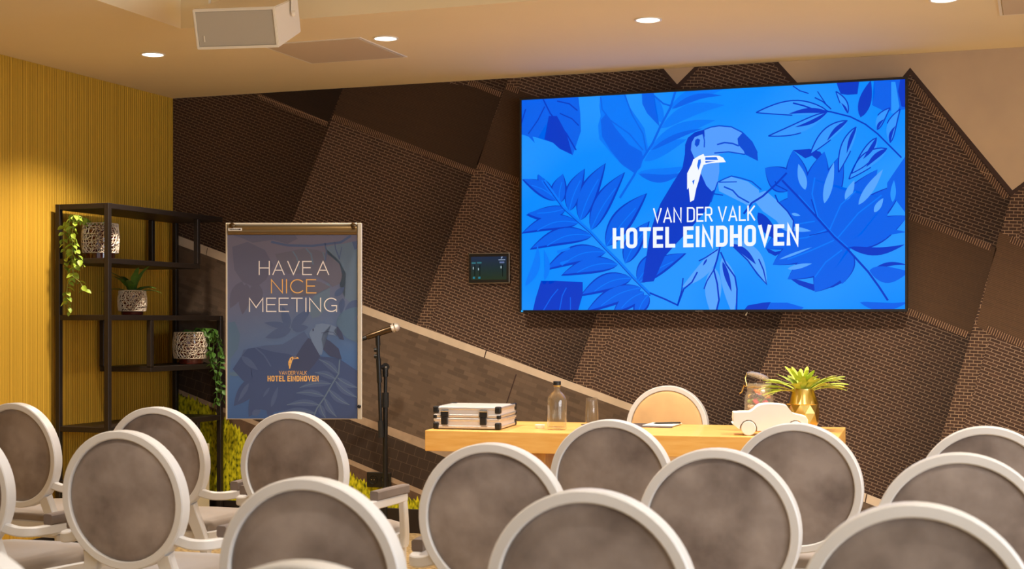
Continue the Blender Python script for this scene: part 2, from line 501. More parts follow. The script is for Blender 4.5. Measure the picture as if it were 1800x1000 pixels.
LAYER = [0]
def W(px, py, off=0.0):
    p = on_y(px, py, WALL_B)
    return (p[0], WALL_B - off, min(max(p[2], 0.0), CEIL))
def clip_poly(poly, x0, x1, z0, z1):
    def cut(P, f, inter):
        out = []
        for i in range(len(P)):
            a, b = P[i - 1], P[i]
            fa, fb = f(a), f(b)
            if fb >= 0:
                if fa < 0: out.append(inter(a, b, fa, fb))
                out.append(b)
            elif fa >= 0:
                out.append(inter(a, b, fa, fb))
        return out
    def it(a, b, fa, fb):
        t = fa / (fa - fb)
        return tuple(a[i] + (b[i] - a[i]) * t for i in range(len(a)))
    P = list(poly)
    for f in (lambda p: p[0] - x0, lambda p: x1 - p[0], lambda p: p[1] - z0, lambda p: z1 - p[1]):
        if len(P) < 3: return []
        P = cut(P, f, it)
    return P
def mural(name, pieces, m, uvgrid=False):
    """printed areas of the mural: outlines (with the fold-to-fold u of each corner) on the plane of the wall"""
    LAYER[0] += 1
    off = 0.0005 * LAYER[0]
    bm = NB(); uv = bm.loops.layers.uv.new('UVMap')
    def emit(poly):          # (x, z, u)
        poly = clip_poly(poly, WALL_L + 0.0005, WALL_R, 0.0, CEIL - 0.0005)
        if len(poly) < 3: return
        f = bm.faces.new([bm.verts.new((p[0], WALL_B - off, p[1])) for p in poly])
        for l, p in zip(f.loops, poly): l[uv].uv = (p[2], 0)
    for pc in pieces:
        pts = [on_y(x, y, WALL_B) for x, y in pc]
        if uvgrid:           # TL TR BR BL -> strips along the fold direction
            TL, TR, BR, BL = [Vector((p[0], p[2], 0)) for p in pts]
            nu, nv = 8, 6
            g = [[(TL.lerp(TR, i / nu)).lerp(BL.lerp(BR, i / nu), j / nv) for i in range(nu + 1)] for j in range(nv + 1)]
            for j in range(nv):
                for i in range(nu):
                    q = [(g[j][i], i), (g[j][i + 1], i + 1), (g[j + 1][i + 1], i + 1), (g[j + 1][i], i)]
                    emit([(v.x, v.y, k / nu) for v, k in q])
        else:
            emit([(p[0], p[2], 0.0) for p in pts])
    o = mk(name, bm, m, wall_back)
    for p in o.data.polygons:
        pass
    return o

FOLD = [((405, 60), (147, 940)), ((641, 60), (302, 940)), ((923, 60), (596, 940)), ((1227, 60), (910, 940)), ((1565, 60), (1227, 940)), ((1860, 60), (1605, 940)), ((2190, 60), (1935, 940))]
def facet(k): return [FOLD[k][0], FOLD[k + 1][0], FOLD[k + 1][1], FOLD[k][1]]
def at_fold(k, y):
    (x0, y0), (x1, y1) = FOLD[k]
    return (x0 + (x1 - x0) * (y - y0) / (y1 - y0), y)
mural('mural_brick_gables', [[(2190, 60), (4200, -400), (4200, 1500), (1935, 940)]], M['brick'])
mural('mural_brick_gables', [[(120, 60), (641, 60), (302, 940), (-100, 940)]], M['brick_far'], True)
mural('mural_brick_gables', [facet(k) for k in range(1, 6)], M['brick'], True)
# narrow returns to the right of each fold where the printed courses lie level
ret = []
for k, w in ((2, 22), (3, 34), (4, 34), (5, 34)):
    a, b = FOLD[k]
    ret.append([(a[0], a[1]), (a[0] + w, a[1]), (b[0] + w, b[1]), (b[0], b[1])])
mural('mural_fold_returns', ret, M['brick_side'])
# plain bands between the coursed ones
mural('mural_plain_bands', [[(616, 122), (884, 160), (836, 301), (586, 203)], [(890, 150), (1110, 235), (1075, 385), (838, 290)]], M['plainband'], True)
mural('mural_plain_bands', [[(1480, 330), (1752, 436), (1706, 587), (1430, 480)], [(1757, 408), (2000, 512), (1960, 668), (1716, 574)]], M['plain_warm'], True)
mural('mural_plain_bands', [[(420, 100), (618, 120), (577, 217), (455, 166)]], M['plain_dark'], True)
def strip(p, q, w): return [p, q, (q[0] - w * 0.3, q[1] + w), (p[0] - w * 0.3, p[1] + w)]
mural('mural_soldier_courses', [strip((455, 164), (577, 214), 9), strip((588, 201), (836, 298), 10), strip((843, 286), (915, 314), 10), strip((826, 140), (882, 162), 9), strip((892, 148), (915, 157), 9),
    strip((1600, 374), (1744, 430), 11), strip((1594, 540), (1702, 583), 11), strip((1778, 414), (1830, 436), 12), strip((1736, 572), (1830, 612), 12),
    [(1596, 150), (1606, 140), (1776, 346), (1764, 350)]], M['teeth'])
mural('mural_sky', [[(1165, 120), (1190, 150), (1222, 117), (1260, 60), (1130, 60)], [(1340, 60), (1370, 111), (1494, 246), (1600, 119), (1779, 335), (2110, 88), (2110, 20), (1340, 20)]], M['sky'])
mural('mural_roof_edges', [[(1158, 120), (1166, 120), (1191, 149), (1190, 160)], [(1190, 160), (1190, 149), (1221, 118), (1231, 117)], [(1360, 112), (1370, 111), (1494, 246), (1490, 256)], [(1490, 256), (1494, 246), (1600, 119), (1600, 131)], [(1600, 131), (1600, 119), (1780, 335), (1777, 345)], [(1777, 345), (1780, 335), (2110, 88), (2110, 100)]], M['coping'])
mural('mural_weathered_brick', [[(250, 398), (305, 416), (637, 543), (1113, 716), (1560, 890), (1800, 985), (1800, 1200), (250, 1200)]], M['weathered'])
mural('mural_coping_stones', [[(250, 389), (305, 411), (637, 536), (1113, 711), (1545, 876), (1800, 972), (1800, 990), (1545, 892), (1113, 724), (637, 550), (305, 427), (250, 406)]], M['curb'])
mural('mural_stone_joints', [[(855, 614), (857, 614), (853, 629), (851, 629)], [(1523, 868), (1525, 868), (1522, 883), (1520, 883)], [(907, 658), (909, 658), (891, 712), (889, 712)], [(365, 436), (366, 436), (364, 449), (363, 449)]], M['coping'])
mural('mural_path_edge', [[(250, 578), (620, 726), (746, 772), (1000, 868), (1250, 965), (1250, 985), (1000, 887), (746, 789), (620, 739), (250, 592)]], M['curb2'])
mural('mural_dark_paving', [[(250, 592), (620, 739), (746, 789), (1000, 887), (1250, 985), (1250, 1100), (900, 940), (745, 866), (618, 812), (325, 690), (250, 660)]], M['path'])
mural('mural_path_edge', [[(250, 656), (325, 688), (618, 808), (745, 862), (920, 938), (920, 950), (745, 871), (618, 817), (325, 696), (250, 664)]], M['curb2'])
mural('mural_soil', [[(250, 664), (325, 696), (618, 817), (745, 871), (950, 965), (950, 1100), (250, 1100)]], M['soilprint'])
rg = random.Random(3)
gt = [(250, 672), (305, 690), (345, 702), (400, 738), (440, 772), (530, 806), (620, 838), (700, 868), (750, 884), (800, 905), (830, 935)]
gp = []
for i in range(len(gt) - 1):
    (xa, ya), (xb, yb) = gt[i], gt[i + 1]
    n = max(2, int((xb - xa) / 3))
    for k in range(n):
        t = k / n
        gp.append((xa + (xb - xa) * t + rg.uniform(-1, 1), ya + (yb - ya) * t + (rg.uniform(-9, 0) if k % 2 else rg.uniform(0, 4))))
mural('mural_grass', [gp + [(830, 1100), (250, 1100)]], M['grass'])

# ------------------------------------------------------------------ ceiling fittings
def downlight(label, x, y, z, power, group, color=WARM):
    t = thing('ceiling_downlight', label, 'downlight', (x, y, z), 0, group)
    bm = NB(); lathe(bm, [(0.056, -0.001), (0.066, -0.001), (0.066, -0.005), (0.058, -0.006), (0.054, -0.003)], 32, cap0=False, cap1=False)
    mk('trim_ring', bm, M['trim_white'], t, 40)
    bm = NB(); lathe(bm, [(0.055, -0.0035), (0.03, -0.0045), (0.004, -0.005)], 32)
    mk('lamp_lens', bm, M['lamp_on'], t, 40)
    d = bpy.data.lights.new('lamp_beam', 'SPOT')
    d.energy = power; d.color = color; d.spot_size = R(118); d.spot_blend = 0.65; d.shadow_soft_size = 0.05
    o = link(bpy.data.objects.new('lamp_beam', d), t)
    o.location = (0, 0, -0.02)
    return t
G_D = 'recessed downlights in the ceiling strip above the stage wall'
downlight('glowing recessed downlight left of the hanging white speaker', -4.5, 6.74, CEIL, LAMP_W, G_D)
downlight('glowing recessed downlight beside the square ceiling hatch right of the white speaker', -3.14, 6.76, CEIL, LAMP_W, G_D)
downlight('glowing recessed downlight in the ceiling above the screen centre', -1.777, 6.77, CEIL, LAMP_W, G_D)
downlight('glowing recessed downlight cut by the top edge of the photo at the right', -0.43, 6.79, CEIL, LAMP_W, G_D)
for x in (0.93, 2.3):
    downlight('recessed downlight right of the photo in the ceiling strip', x, 6.79, CEIL, LAMP_W, 'downlights right of the frame')
for y in (4.7, 2.4, 0.0):  # unseen lamps added in the raised ceiling to light the chairs from above
    for x in (-3.2, -1.6, 0.0, 1.6):
        downlight('unseen recessed downlight added in the raised ceiling to light the chairs', x, y, COFFER, COFFER_W[y], 'added unseen downlights in the raised ceiling', COFFER_C)

def hatch(label, x, y):
    t = thing('ceiling_hatch', label, 'ceiling hatch', (x, y, CEIL), 0, 'square ceiling hatches')
    bm = NB(); box(bm, -0.275, 0.275, -0.275, 0.275, -0.006, -0.0005, 0.001)
    mk('hatch_panel', bm, M['hatch'], t)
    bm = NB()
    for a in ((-0.292, 0.292, -0.292, -0.279), (-0.292, 0.292, 0.279, 0.292), (-0.292, -0.279, -0.279, 0.279), (0.279, 0.292, -0.279, 0.279)):
        box(bm, a[0], a[1], a[2], a[3], -0.004, -0.0005)
    mk('hatch_frame', bm, M['trim_white'], t)
hatch('square beige ceiling hatch partly behind the white speaker', -3.54, 6.98)
hatch('square beige ceiling hatch at the top right corner of the photo', 0.085, 6.94)

# hanging loudspeaker, tipped down towards the seats
t = thing('ceiling_speaker', 'white box loudspeaker hanging from the ceiling, tipped towards the chairs', 'loudspeaker', (-3.32, 5.602, 2.548), 0, None, (R(20), 0, R(11)))
bm = NB()
prism(bm, [(-0.19, -0.085), (0.19, -0.085), (0.19, 0.085), (-0.19, 0.085)], 0.0, 0.0001)
bm.free(); bm = NB()
hw, hh, bw_, bh_, dp = 0.188, 0.088, 0.180, 0.080, 0.37
fr = [(-hw, 0, -hh), (hw, 0, -hh), (hw, 0, hh), (-hw, 0, hh)]
bk = [(-bw_, dp, -bh_), (bw_, dp, -bh_), (bw_, dp, bh_), (-bw_, dp, bh_)]
inn = [(-hw + .012, 0, -hh + .012), (hw - .012, 0, -hh + .012), (hw - .012, 0, hh - .012), (-hw + .012, 0, hh - .012)]
inn2 = [(p[0], 0.012, p[2]) for p in inn]
V = [[bm.verts.new(p) for p in L_] for L_ in (fr, bk, inn, inn2)]
for i in range(4):
    j = (i + 1) % 4
    bm.faces.new((V[0][i], V[0][j], V[1][j], V[1][i]))
    bm.faces.new((V[0][j], V[0][i], V[2][i], V[2][j]))
    bm.faces.new((V[2][j], V[2][i], V[3][i], V[3][j]))
bm.faces.new(V[1]); bm.faces.new(V[3])
bmesh.ops.bevel(bm, geom=[e for e in bm.edges if all(v in V[0] or v in V[1] for v in e.verts)], offset=0.004, segments=2, affect='EDGES')
mk('cabinet', bm, M['speaker'], t, 35)
bm = NB(); box(bm, -hw + .0125, hw - .0125, 0.004, 0.011, -hh + .0125, hh - .0125, 0.002)
g = mk('grille', bm, M['grille'], t)
bm = NB(); box(bm, -0.150, -0.146, 0.0015, 0.0042, -0.055, -0.028)
mk('badge', bm, M['speaker'], g)
bm = NB()
inv = Matrix.Rotation(R(20), 4, 'X').inverted()
for s in (-1, 1):
    pts = [inv @ Vector((s * (0.193), 0.20, 0.10)), inv @ Vector((s * 0.193, 0.20, 0.26))]
    sweep(bm, pts, 0.0025, 0.014, (0, 1, 0), 8, sq=6)
sweep(bm, [inv @ Vector((-0.1955, 0.20, 0.2602)), inv @ Vector((0.1955, 0.20, 0.2602))], 0.0025, 0.014, (0, 1, 0), 8, sq=6)
mk('bracket', bm, M['speaker'], t, 40)
bm = NB(); tube(bm, [inv @ Vector((0, 0.20, 0.2625)), inv @ Vector((0, 0.20, COFFER - 2.548))], 0.012, 12)
mk('drop_rod', bm, M['speaker'], t, 40)
for s in (-1, 1):
    bm = NB(); lathe(bm, [(0.013, -0.004), (0.013, 0.006), (0.010, 0.010)], 16, Matrix.Translation(inv @ Vector((s * 0.199, 0.20, 0.10))) @ Matrix.Rotation(R(90) * s, 4, 'Y'))
    mk('pivot_knob', bm, M['speaker'], t, 40)

# ------------------------------------------------------------------ flat print: stroke lettering, leaves
def arc(cx, cy, rx, ry, a0, a1, n=8):
    return [(cx + rx * math.cos(R(a0 + (a1 - a0) * i / n)), cy + ry * math.sin(R(a0 + (a1 - a0) * i / n))) for i in range(n + 1)]
def glyph(ch, cond):
    """(advance width, strokes) of a capital of height 1; cond = condensed with squarish bowls, else wide and round"""
    if cond:
        w = 0.50; r = 0.2
        O = arc(r, r, r, r, 270, 180) + arc(r, 1 - r, r, r, 180, 90) + arc(w - r, 1 - r, r, r, 90, 0) + arc(w - r, r, r, r, 0, -90)
        D = {'H': (w, [[(0, 0), (0, 1)], [(w, 0), (w, 1)], [(0, .5), (w, .5)]]),
             'O': (w, [O + [O[0]]]),
             'T': (w, [[(0, 1), (w, 1)], [(w / 2, 0), (w / 2, 1)]]),
             'E': (.42, [[(.42, 1), (0, 1), (0, 0), (.42, 0)], [(0, .5), (.38, .5)]]),
             'L': (.40, [[(0, 1), (0, 0), (.40, 0)]]),
             'I': (0.0, [[(0, 0), (0, 1)]]),
             'N': (.52, [[(0, 0), (0, 1), (.52, 0), (.52, 1)]]),
             'D': (w, [[(0, 0), (0, 1)] + arc(w - r, 1 - r, r, r, 90, 0) + arc(w - r, r, r, r, 0, -90) + [(0, 0)]]),
             'V': (.56, [[(0, 1), (.28, 0), (.56, 1)]]),
             'A': (.56, [[(0, 0), (.28, 1), (.56, 0)], [(.09, .28), (.47, .28)]]),
             'R': (.47, [[(0, 0), (0, 1)] + arc(.45 - r, 1 - r, r, r, 90, 0) + arc(.45 - r, .45 + .12, r, .12, 0, -90) + [(0, .45)], [(.24, .45), (.47, 0)]]),
             'K': (.48, [[(0, 0), (0, 1)], [(.46, 1), (0.03, .45)], [(.14, .57), (.48, 0)]])}
    else:
        D = {'H': (.78, [[(0, 0), (0, 1)], [(.78, 0), (.78, 1)], [(0, .5), (.78, .5)]]),
             'A': (.88, [[(0, 0), (.44, 1), (.88, 0)], [(.16, .33), (.72, .33)]]),
             'V': (.88, [[(0, 1), (.44, 0), (.88, 1)]]),
             'E': (.64, [[(.66, 1), (0, 1), (0, 0), (.68, 0)], [(0, .52), (.58, .52)]]),
             'N': (.80, [[(0, 0), (0, 1), (.80, 0), (.80, 1)]]),
             'I': (0.0, [[(0, 0), (0, 1)]]),
             'C': (.86, [arc(.5, .5, .5, .5, 42, 318, 20)]),
             'M': (.98, [[(0, 0), (0, 1), (.49, .3), (.98, 1), (.98, 0)]]),
             'T': (.76, [[(0, 1), (.76, 1)], [(.38, 0), (.38, 1)]]),
             'G': (.92, [arc(.5, .5, .5, .5, 46, 318, 20) + [(.89, .17), (.89, .44), (.55, .44)], [(.89, .2), (.89, 0)]])}
    return D[ch]
def ribbon(pts, w):
    """flat stroke of width w with mitred joints, as quads"""
    P = [Vector((p[0], p[1])) for p in pts]
    n = len(P)
    closed = (P[0] - P[-1]).length < 1e-9
    if closed: P = P[:-1]; n -= 1
    Lr = []
    for i in range(n):
        if closed: a, b = P[i - 1], P[(i + 1) % n]
        else: a, b = P[max(i - 1, 0)], P[min(i + 1, n - 1)]
        d1 = (P[i] - a); d2 = (b - P[i])
        if d1.length < 1e-9: d1 = d2
        if d2.length < 1e-9: d2 = d1
        d1 = d1.normalized(); d2 = d2.normalized()
        n1 = Vector((-d1.y, d1.x)); n2 = Vector((-d2.y, d2.x))
        m = n1 + n2
        if m.length < 1e-6: m = n1
        m.normalize()
        k = 1 / max(0.45, m.dot(n1))
        Lr.append((P[i] + m * w / 2 * k, P[i] - m * w / 2 * k))
    q = []
    for i in range(n if closed else n - 1):
        j = (i + 1) % n
        q.append([tuple(Lr[i][0]), tuple(Lr[j][0]), tuple(Lr[j][1]), tuple(Lr[i][1])])
    return q
def text(s, x0, x1, z0, z1, cond, wt, gap=0.25, space=0.42, cap=True):
    """strokes of the words s fitted to a box; wt = stroke weight as a share of the height"""
    h = (z1 - z0); wid = 0; xs = []
    for ch in s:
        if ch == ' ':
            wid += space - gap; xs.append(None); continue
        g = glyph(ch, cond); xs.append(wid); wid += g[0] + gap
    wid -= gap
    w = wt * h
    kx = (x1 - x0 - w) / wid
    out = []
    for ch, gx in zip(s, xs):
        if gx is None: continue
        for st in glyph(ch, cond)[1]:
            pts = [(x0 + w / 2 + (gx + p[0]) * kx, z0 + w / 2 + p[1] * (h - w)) for p in st]
            if cap and (pts[0] != pts[-1]):     # square stroke ends
                a, b = Vector(pts[0]), Vector(pts[1]); d = (a - b).normalized() * w / 2 * (1 if abs((a - b).y) < 1e-6 or abs((a - b).x) < 1e-6 else 0.9); pts[0] = tuple(a + d)
                a, b = Vector(pts[-1]), Vector(pts[-2]); d = (a - b).normalized() * w / 2 * (1 if abs((a - b).y) < 1e-6 or abs((a - b).x) < 1e-6 else 0.9); pts[-1] = tuple(a + d)
            out += ribbon(pts, w)
    return out
def lens(p0, p1, w, bend=0.0, n=12, skew=0.0):
    """leaf outline from p0 to p1"""
    a, b = Vector(p0), Vector(p1)
    d = b - a; nrm = Vector((-d.y, d.x)).normalized()
    L_ = d.length; up = []; dn = []
    for i in range(n + 1):
        t = i / n
        c = a + d * t + nrm * (bend * L_ * math.sin(math.pi * t))
        h = w / 2 * (math.sin(math.pi * t ** (0.8)) ** 0.9 if 0 < t < 1 else 0)
        up.append(tuple(c + nrm * h * (1 + skew))); dn.append(tuple(c - nrm * h * (1 - skew)))
    return up + list(reversed(dn[1:-1]))
def midrib(p0, p1, bend=0.0, n=10):
    a, b = Vector(p0), Vector(p1); d = b - a; nrm = Vector((-d.y, d.x)).normalized()
    return [tuple(a + d * (i / n) + nrm * (bend * d.length * math.sin(math.pi * i / n))) for i in range(n + 1)]

class Print:
    """flat printed or displayed picture on an upright plane: areas stacked in order, clipped to the sheet"""
    def __init__(s, parent, rect, y, conv, step=0.0004):
        s.parent, s.rect, s.y, s.conv, s.step, s.k = parent, rect, y, conv, step, 0
    def add(s, name, polys, m, conv=True, label=None):
        """each drawn shape is a part of its own; thin strokes of one drawing stay together"""
        strokes, first = NB(), None
        for poly in polys:
            P = [s.conv(*p) for p in poly] if conv else poly
            P = clip_poly(P, *s.rect)
            Q = []
            for p in P:
                if not Q or (abs(p[0] - Q[-1][0]) + abs(p[1] - Q[-1][1])) > 1e-6: Q.append(p)
            if len(Q) > 2 and (abs(Q[0][0] - Q[-1][0]) + abs(Q[0][1] - Q[-1][1])) < 1e-6: Q.pop()
            if len(Q) < 3: continue
            single = len(poly) > 5
            bm = NB() if single else strokes
            bm.faces.new([bm.verts.new((p[0], s.y, p[1])) for p in Q])
            if single: first = s.emit(name, bm, m, label)
        if len(strokes.faces): first = s.emit(name if first is None else name + '_lines', strokes, m, label)
        return first
    def emit(s, name, bm, m, label):
        bmesh.ops.triangulate(bm, faces=bm.faces, ngon_method='EAR_CLIP')
        for f in bm.faces:
            f.normal_update()
            if f.normal.y > 0: f.normal_flip()
        s.k += 1
        for v in bm.verts: v.co.y = s.y - s.step * s.k
        me = bpy.data.meshes.new(name); bm.to_mesh(me); bm.free()
        me.materials.append(m)
        o = link(bpy.data.objects.new(name, me), s.parent)
        if label: o['label'] = label
        return o

# ------------------------------------------------------------------ the television
TVX0, TVX1, TVZ0, TVZ1, TVY = -2.867, -0.707, 1.339, 2.558, 8.045
tv = thing('television', 'huge wall-mounted flat screen showing blue tropical leaves and a toucan', 'television', ((TVX0 + TVX1) / 2, WALL_B - 0.018, TVZ0))
OX, OY, OZ = tv.location
bm = NB(); box(bm, TVX0 - 0.012 - OX, TVX1 + 0.012 - OX, TVY + 0.001 - OY, TVY + 0.045 - OY, -0.014, TVZ1 - TVZ0 + 0.012, 0.003)
mk('housing', bm, M['tv_black'], tv)
bm = NB(); box(bm, TVX0 + 0.3 - OX, TVX1 - 0.3 - OX, TVY + 0.045 - OY, -0.0005, 0.25, TVZ1 - TVZ0 - 0.25)
mk('wall_mount', bm, M['black'], tv)
bm = NB()
x0, x1, z1 = TVX0 - OX, TVX1 - OX, TVZ1 - TVZ0
for a in ((x0 - 0.012, x1 + 0.012, -0.014, 0), (x0 - 0.012, x1 + 0.012, z1, z1 + 0.012), (x0 - 0.012, x0, 0, z1), (x1, x1 + 0.012, 0, z1)):
    box(bm, a[0], a[1], TVY - 0.013 - OY, TVY + 0.0012 - OY, a[2], a[3], 0.001)
mk('bezel', bm, M['tv_black'], tv)
bm = NB(); box(bm, x0, x0 + 0.012, TVY - 0.0142 - OY, TVY - 0.0128 - OY, -0.011, -0.001)
mk('status_light', bm, em('led_blue', (40, 170, 235), 1.0), tv)
bm = NB()
for i in range(6): box(bm, -0.05 + i * 0.0075, -0.044 + i * 0.0075, TVY - 0.014 - OY, TVY - 0.0128 - OY, -0.010, -0.0055 - 0.001 * (i % 2))
mk('maker_mark', bm, M['chrome'], tv)
bm = NB(); tube(bm, [(0.232, TVY + 0.01 - OY, -0.0135), (0.226, TVY + 0.005 - OY, -0.034)], 0.0055, 8)
mk('infrared_sensor', bm, M['chrome'], tv, 40)

def screen_bg():
    m, nt, b = newmat('screen_blue')
    N, L = nt.nodes, nt.links
    tc = N.new('ShaderNodeTexCoord')
    mp = N.new('ShaderNodeMapping'); mp.inputs['Location'].default_value = (-0.1, 0, -0.72); mp.inputs['Scale'].default_value = (1.1, 1, 1.4)
    L.new(tc.outputs['Object'], mp.inputs[0])
    gr = N.new('ShaderNodeTexNoise'); gr.inputs['Scale'].default_value = 1.4; gr.inputs['Detail'].default_value = 0
    L.new(mp.outputs[0], gr.inputs['Vector'])
    rp = N.new('ShaderNodeValToRGB')
    rp.color_ramp.elements[0].position = 0.38; rp.color_ramp.elements[0].color = lin((0, 140, 255))
    rp.color_ramp.elements[1].position = 0.66; rp.color_ramp.elements[1].color = lin((34, 150, 255))
    L.new(gr.outputs['Fac'], rp.inputs[0]); L.new(rp.outputs[0], b.inputs['Emission Color'])
    b.inputs['Base Color'].default_value = (0.005, 0.005, 0.005, 1); b.inputs['Roughness'].default_value = 0.35
    b.inputs['Specular IOR Level'].default_value = 0.1
    b.inputs['Emission Strength'].default_value = 1.0
    return m
bm = NB(); quad(bm, (x0, TVY - OY, 0), (x1, TVY - OY, 0), (x1, TVY - OY, z1), (x0, TVY - OY, z1))
mk('screen', bm, screen_bg(), tv)
K = 4.1675
def tvc(x, y):      # artwork point: measured in an enlargement of the screen's left upper part
    p = on_y(900 + x / K, 120 + y / K, TVY)
    return (p[0] - OX, p[2] - OZ)
def RT(*pts): return [(x + 1458.6, y) for x, y in pts]
def BL(*pts): return [(x, y + 916.9) for x, y in pts]
def BR(*pts): return [(x + 1458.6, y + 916.9) for x, y in pts]
E1 = em('screen_navy', (0, 58, 200)); E2 = em('screen_mid', (0, 98, 236)); E3 = em('screen_sky', (0, 122, 250)); EL = em('screen_pale', (88, 166, 255)); EW = em('screen_white', (244, 249, 255)); EP = em('screen_soft', (40, 150, 255))
pic = Print(tv, (x0, x1, 0, z1), TVY - OY, tvc, 0.00004)
def rib(pts, w): return ribbon(pts, w)

# pale and middle leaves furthest back
pic.add('picture_leaf', [[(650, 150), (820, 150), (860, 280), (970, 440), (980, 500), (1000, 600), (960, 660), (950, 720), (900, 770), (820, 720), (740, 640), (640, 520), (630, 420), (650, 350), (640, 280)],
    lens((1160, 290), (1560, 150), 95, -0.08), lens((1090, 440), (1560, 270), 95, -0.1), lens((1010, 600), (1490, 380), 100, -0.08), lens((970, 680), (1280, 520), 90, -0.05), lens((920, 770), (1260, 720), 95, 0.1),
    lens((1100, 400), (1000, 150), 90), ], E3)
pic.add('picture_leaf', [[(68, 200), (485, 200), (500, 330), (505, 460), (445, 637), (350, 590), (300, 545), (235, 520), (250, 410), (190, 510), (150, 500), (168, 547), (120, 500), (60, 480)],
    [(650, 380), (690, 330), (760, 440), (860, 560), (950, 610), (960, 660), (940, 730), (900, 770), (800, 700), (720, 600), (660, 500)],
    [(950, 150), (1035, 150), (1050, 300), (1080, 425), (990, 330), (955, 260)],
    lens((1170, 300), (1540, 200), 45, -0.1), lens((1020, 600), (1400, 440), 40, -0.05), lens((930, 775), (1250, 765), 60, 0.12)]
    + rib([(1200, 160), (1160, 290), (1090, 420), (1030, 550), (955, 665), (890, 790), (790, 950)], 16)
    + rib([(650, 210), (660, 300), (720, 380), (860, 480), (960, 600)], 9) + rib([(820, 180), (880, 340), (960, 480), (985, 610)], 9) + rib([(1040, 200), (1110, 260), (1165, 275)], 12), E2)
pic.add('picture_leaf', [[(270, 350), (330, 350), (400, 480), (442, 632), (350, 590), (300, 545), (238, 520), (262, 420)]] + rib([(225, 220), (280, 330), (400, 480), (470, 600)], 10)
    + rib([(70, 400), (100, 300)], 9) + rib([(120, 480), (190, 380), (240, 280)], 8) + rib([(350, 330), (440, 370), (490, 420)], 8) + rib([(330, 240), (420, 260), (480, 310)], 9), E1)
# monstera on the right
lobes = [((600, 880), (395, 730), 170), ((720, 1040), (470, 1000), 150), ((800, 1110), (395, 1320), 190), ((870, 1200), (450, 1440), 190), ((960, 1300), (560, 1545), 190), ((980, 1310), (760, 1640), 230), ((1000, 1320), (960, 1580), 130),
         ((650, 930), (600, 600), 150), ((730, 1010), (830, 610), 160), ((800, 1090), (965, 620), 150), ((880, 1180), (1220, 740), 170), ((930, 1250), (1420, 840), 200), ((990, 1300), (1440, 1080), 170)]
pic.add('picture_monstera_leaf', [RT(*lens(a, b, w * 1.12)) for a, b, w in lobes] + [RT((560, 830), (700, 800), (1000, 900), (1300, 960), (1280, 1250), (1000, 1320), (900, 1480), (700, 1420), (600, 1250), (560, 1000))]
    + [RT((600, 600), (720, 590), (800, 612), (845, 690), (800, 690), (740, 640), (690, 660)), RT((570, 1535), (640, 1550), (740, 1580), (880, 1600), (985, 1500), (1000, 1380), (985, 1560), (890, 1605), (750, 1630), (640, 1585)), RT((395, 1310), (470, 1345), (560, 1325), (470, 1375), (420, 1350))], E1)
pic.add('picture_monstera_leaf', [RT(*lens(a, b, w)) for a, b, w in lobes] + [RT((560, 830), (700, 800), (1000, 900), (1300, 960), (1280, 1250), (1000, 1320), (900, 1480), (700, 1420), (600, 1250), (560, 1000))], E2)
pic.add('picture_monstera_leaf', [RT(*lens((690, 890), (640, 700), 60)), RT(*lens((830, 990), (900, 690), 62)), RT(*lens((985, 970), (1050, 820), 52)), RT(*lens((1080, 1000), (1260, 740), 62)), RT(*lens((1195, 1055), (1262, 950), 44)), RT(*lens((590, 1065), (655, 1080), 22)), RT(*lens((560, 1170), (735, 1192), 34)), RT(*lens((500, 1400), (740, 1310), 18)), RT(*lens((560, 1470), (740, 1430), 34))], EL)
pic.add('picture_monstera_leaf', sum([rib(RT(*p), 10) for p in ([(640, 930), (750, 1050), (900, 1220), (1000, 1310)], [(780, 1080), (740, 920), (760, 800)], [(870, 1180), (950, 1000), (1060, 900)], [(930, 1240), (1080, 1060), (1250, 930)], [(850, 1180), (700, 1240), (620, 1250)], [(900, 1260), (720, 1340), (560, 1400)], [(960, 1330), (840, 1420), (760, 1530)], [(760, 1120), (640, 1140)])], []), E3)
pic.add('picture_monstera_leaf', sum([rib(RT(*p), w) for p, w in (([(520, 820), (640, 945), (750, 1065), (900, 1235), (1000, 1325), (1150, 1490), (1230, 1600), (1295, 1700)], 15), ([(775, 1090), (735, 960)], 8), ([(860, 1195), (720, 1225)], 7))], [])
    + [RT(*lens((1010, 1310), (1420, 1290), 60, 0.1)), RT(*lens((1180, 1480), (1440, 1440), 30, -0.1))], E1)
pic.add('picture_leaf', [RT(*lens((1160, 1480), (1450, 1490), 120, 0.1)), RT(*lens((1090, 1715), (1450, 1710), 60, 0.1)), RT(*lens((1000, 1310), (1430, 1200), 70, -0.1)), RT((1190, 60), (1440, 60), (1440, 300), (1310, 312), (1260, 310), (1180, 270), (1200, 180)), RT((1330, 780), (1440, 620), (1440, 1080), (1350, 960), (1290, 930), (1290, 840))], E2)
pic.add('picture_leaf', [RT((905, 60), (1090, 60), (1072, 190), (1000, 195), (950, 188), (930, 140)), RT(*lens((1095, 360), (1170, 90), 90)), RT((1390, 60), (1440, 60), (1440, 290), (1395, 280), (1370, 170))], E1)
pic.add('picture_leaf', [RT((1320, 100), (1350, 100), (1380, 280), (1360, 330), (1320, 330)), RT(*lens((1330, 980), (1340, 820), 40))], EP)
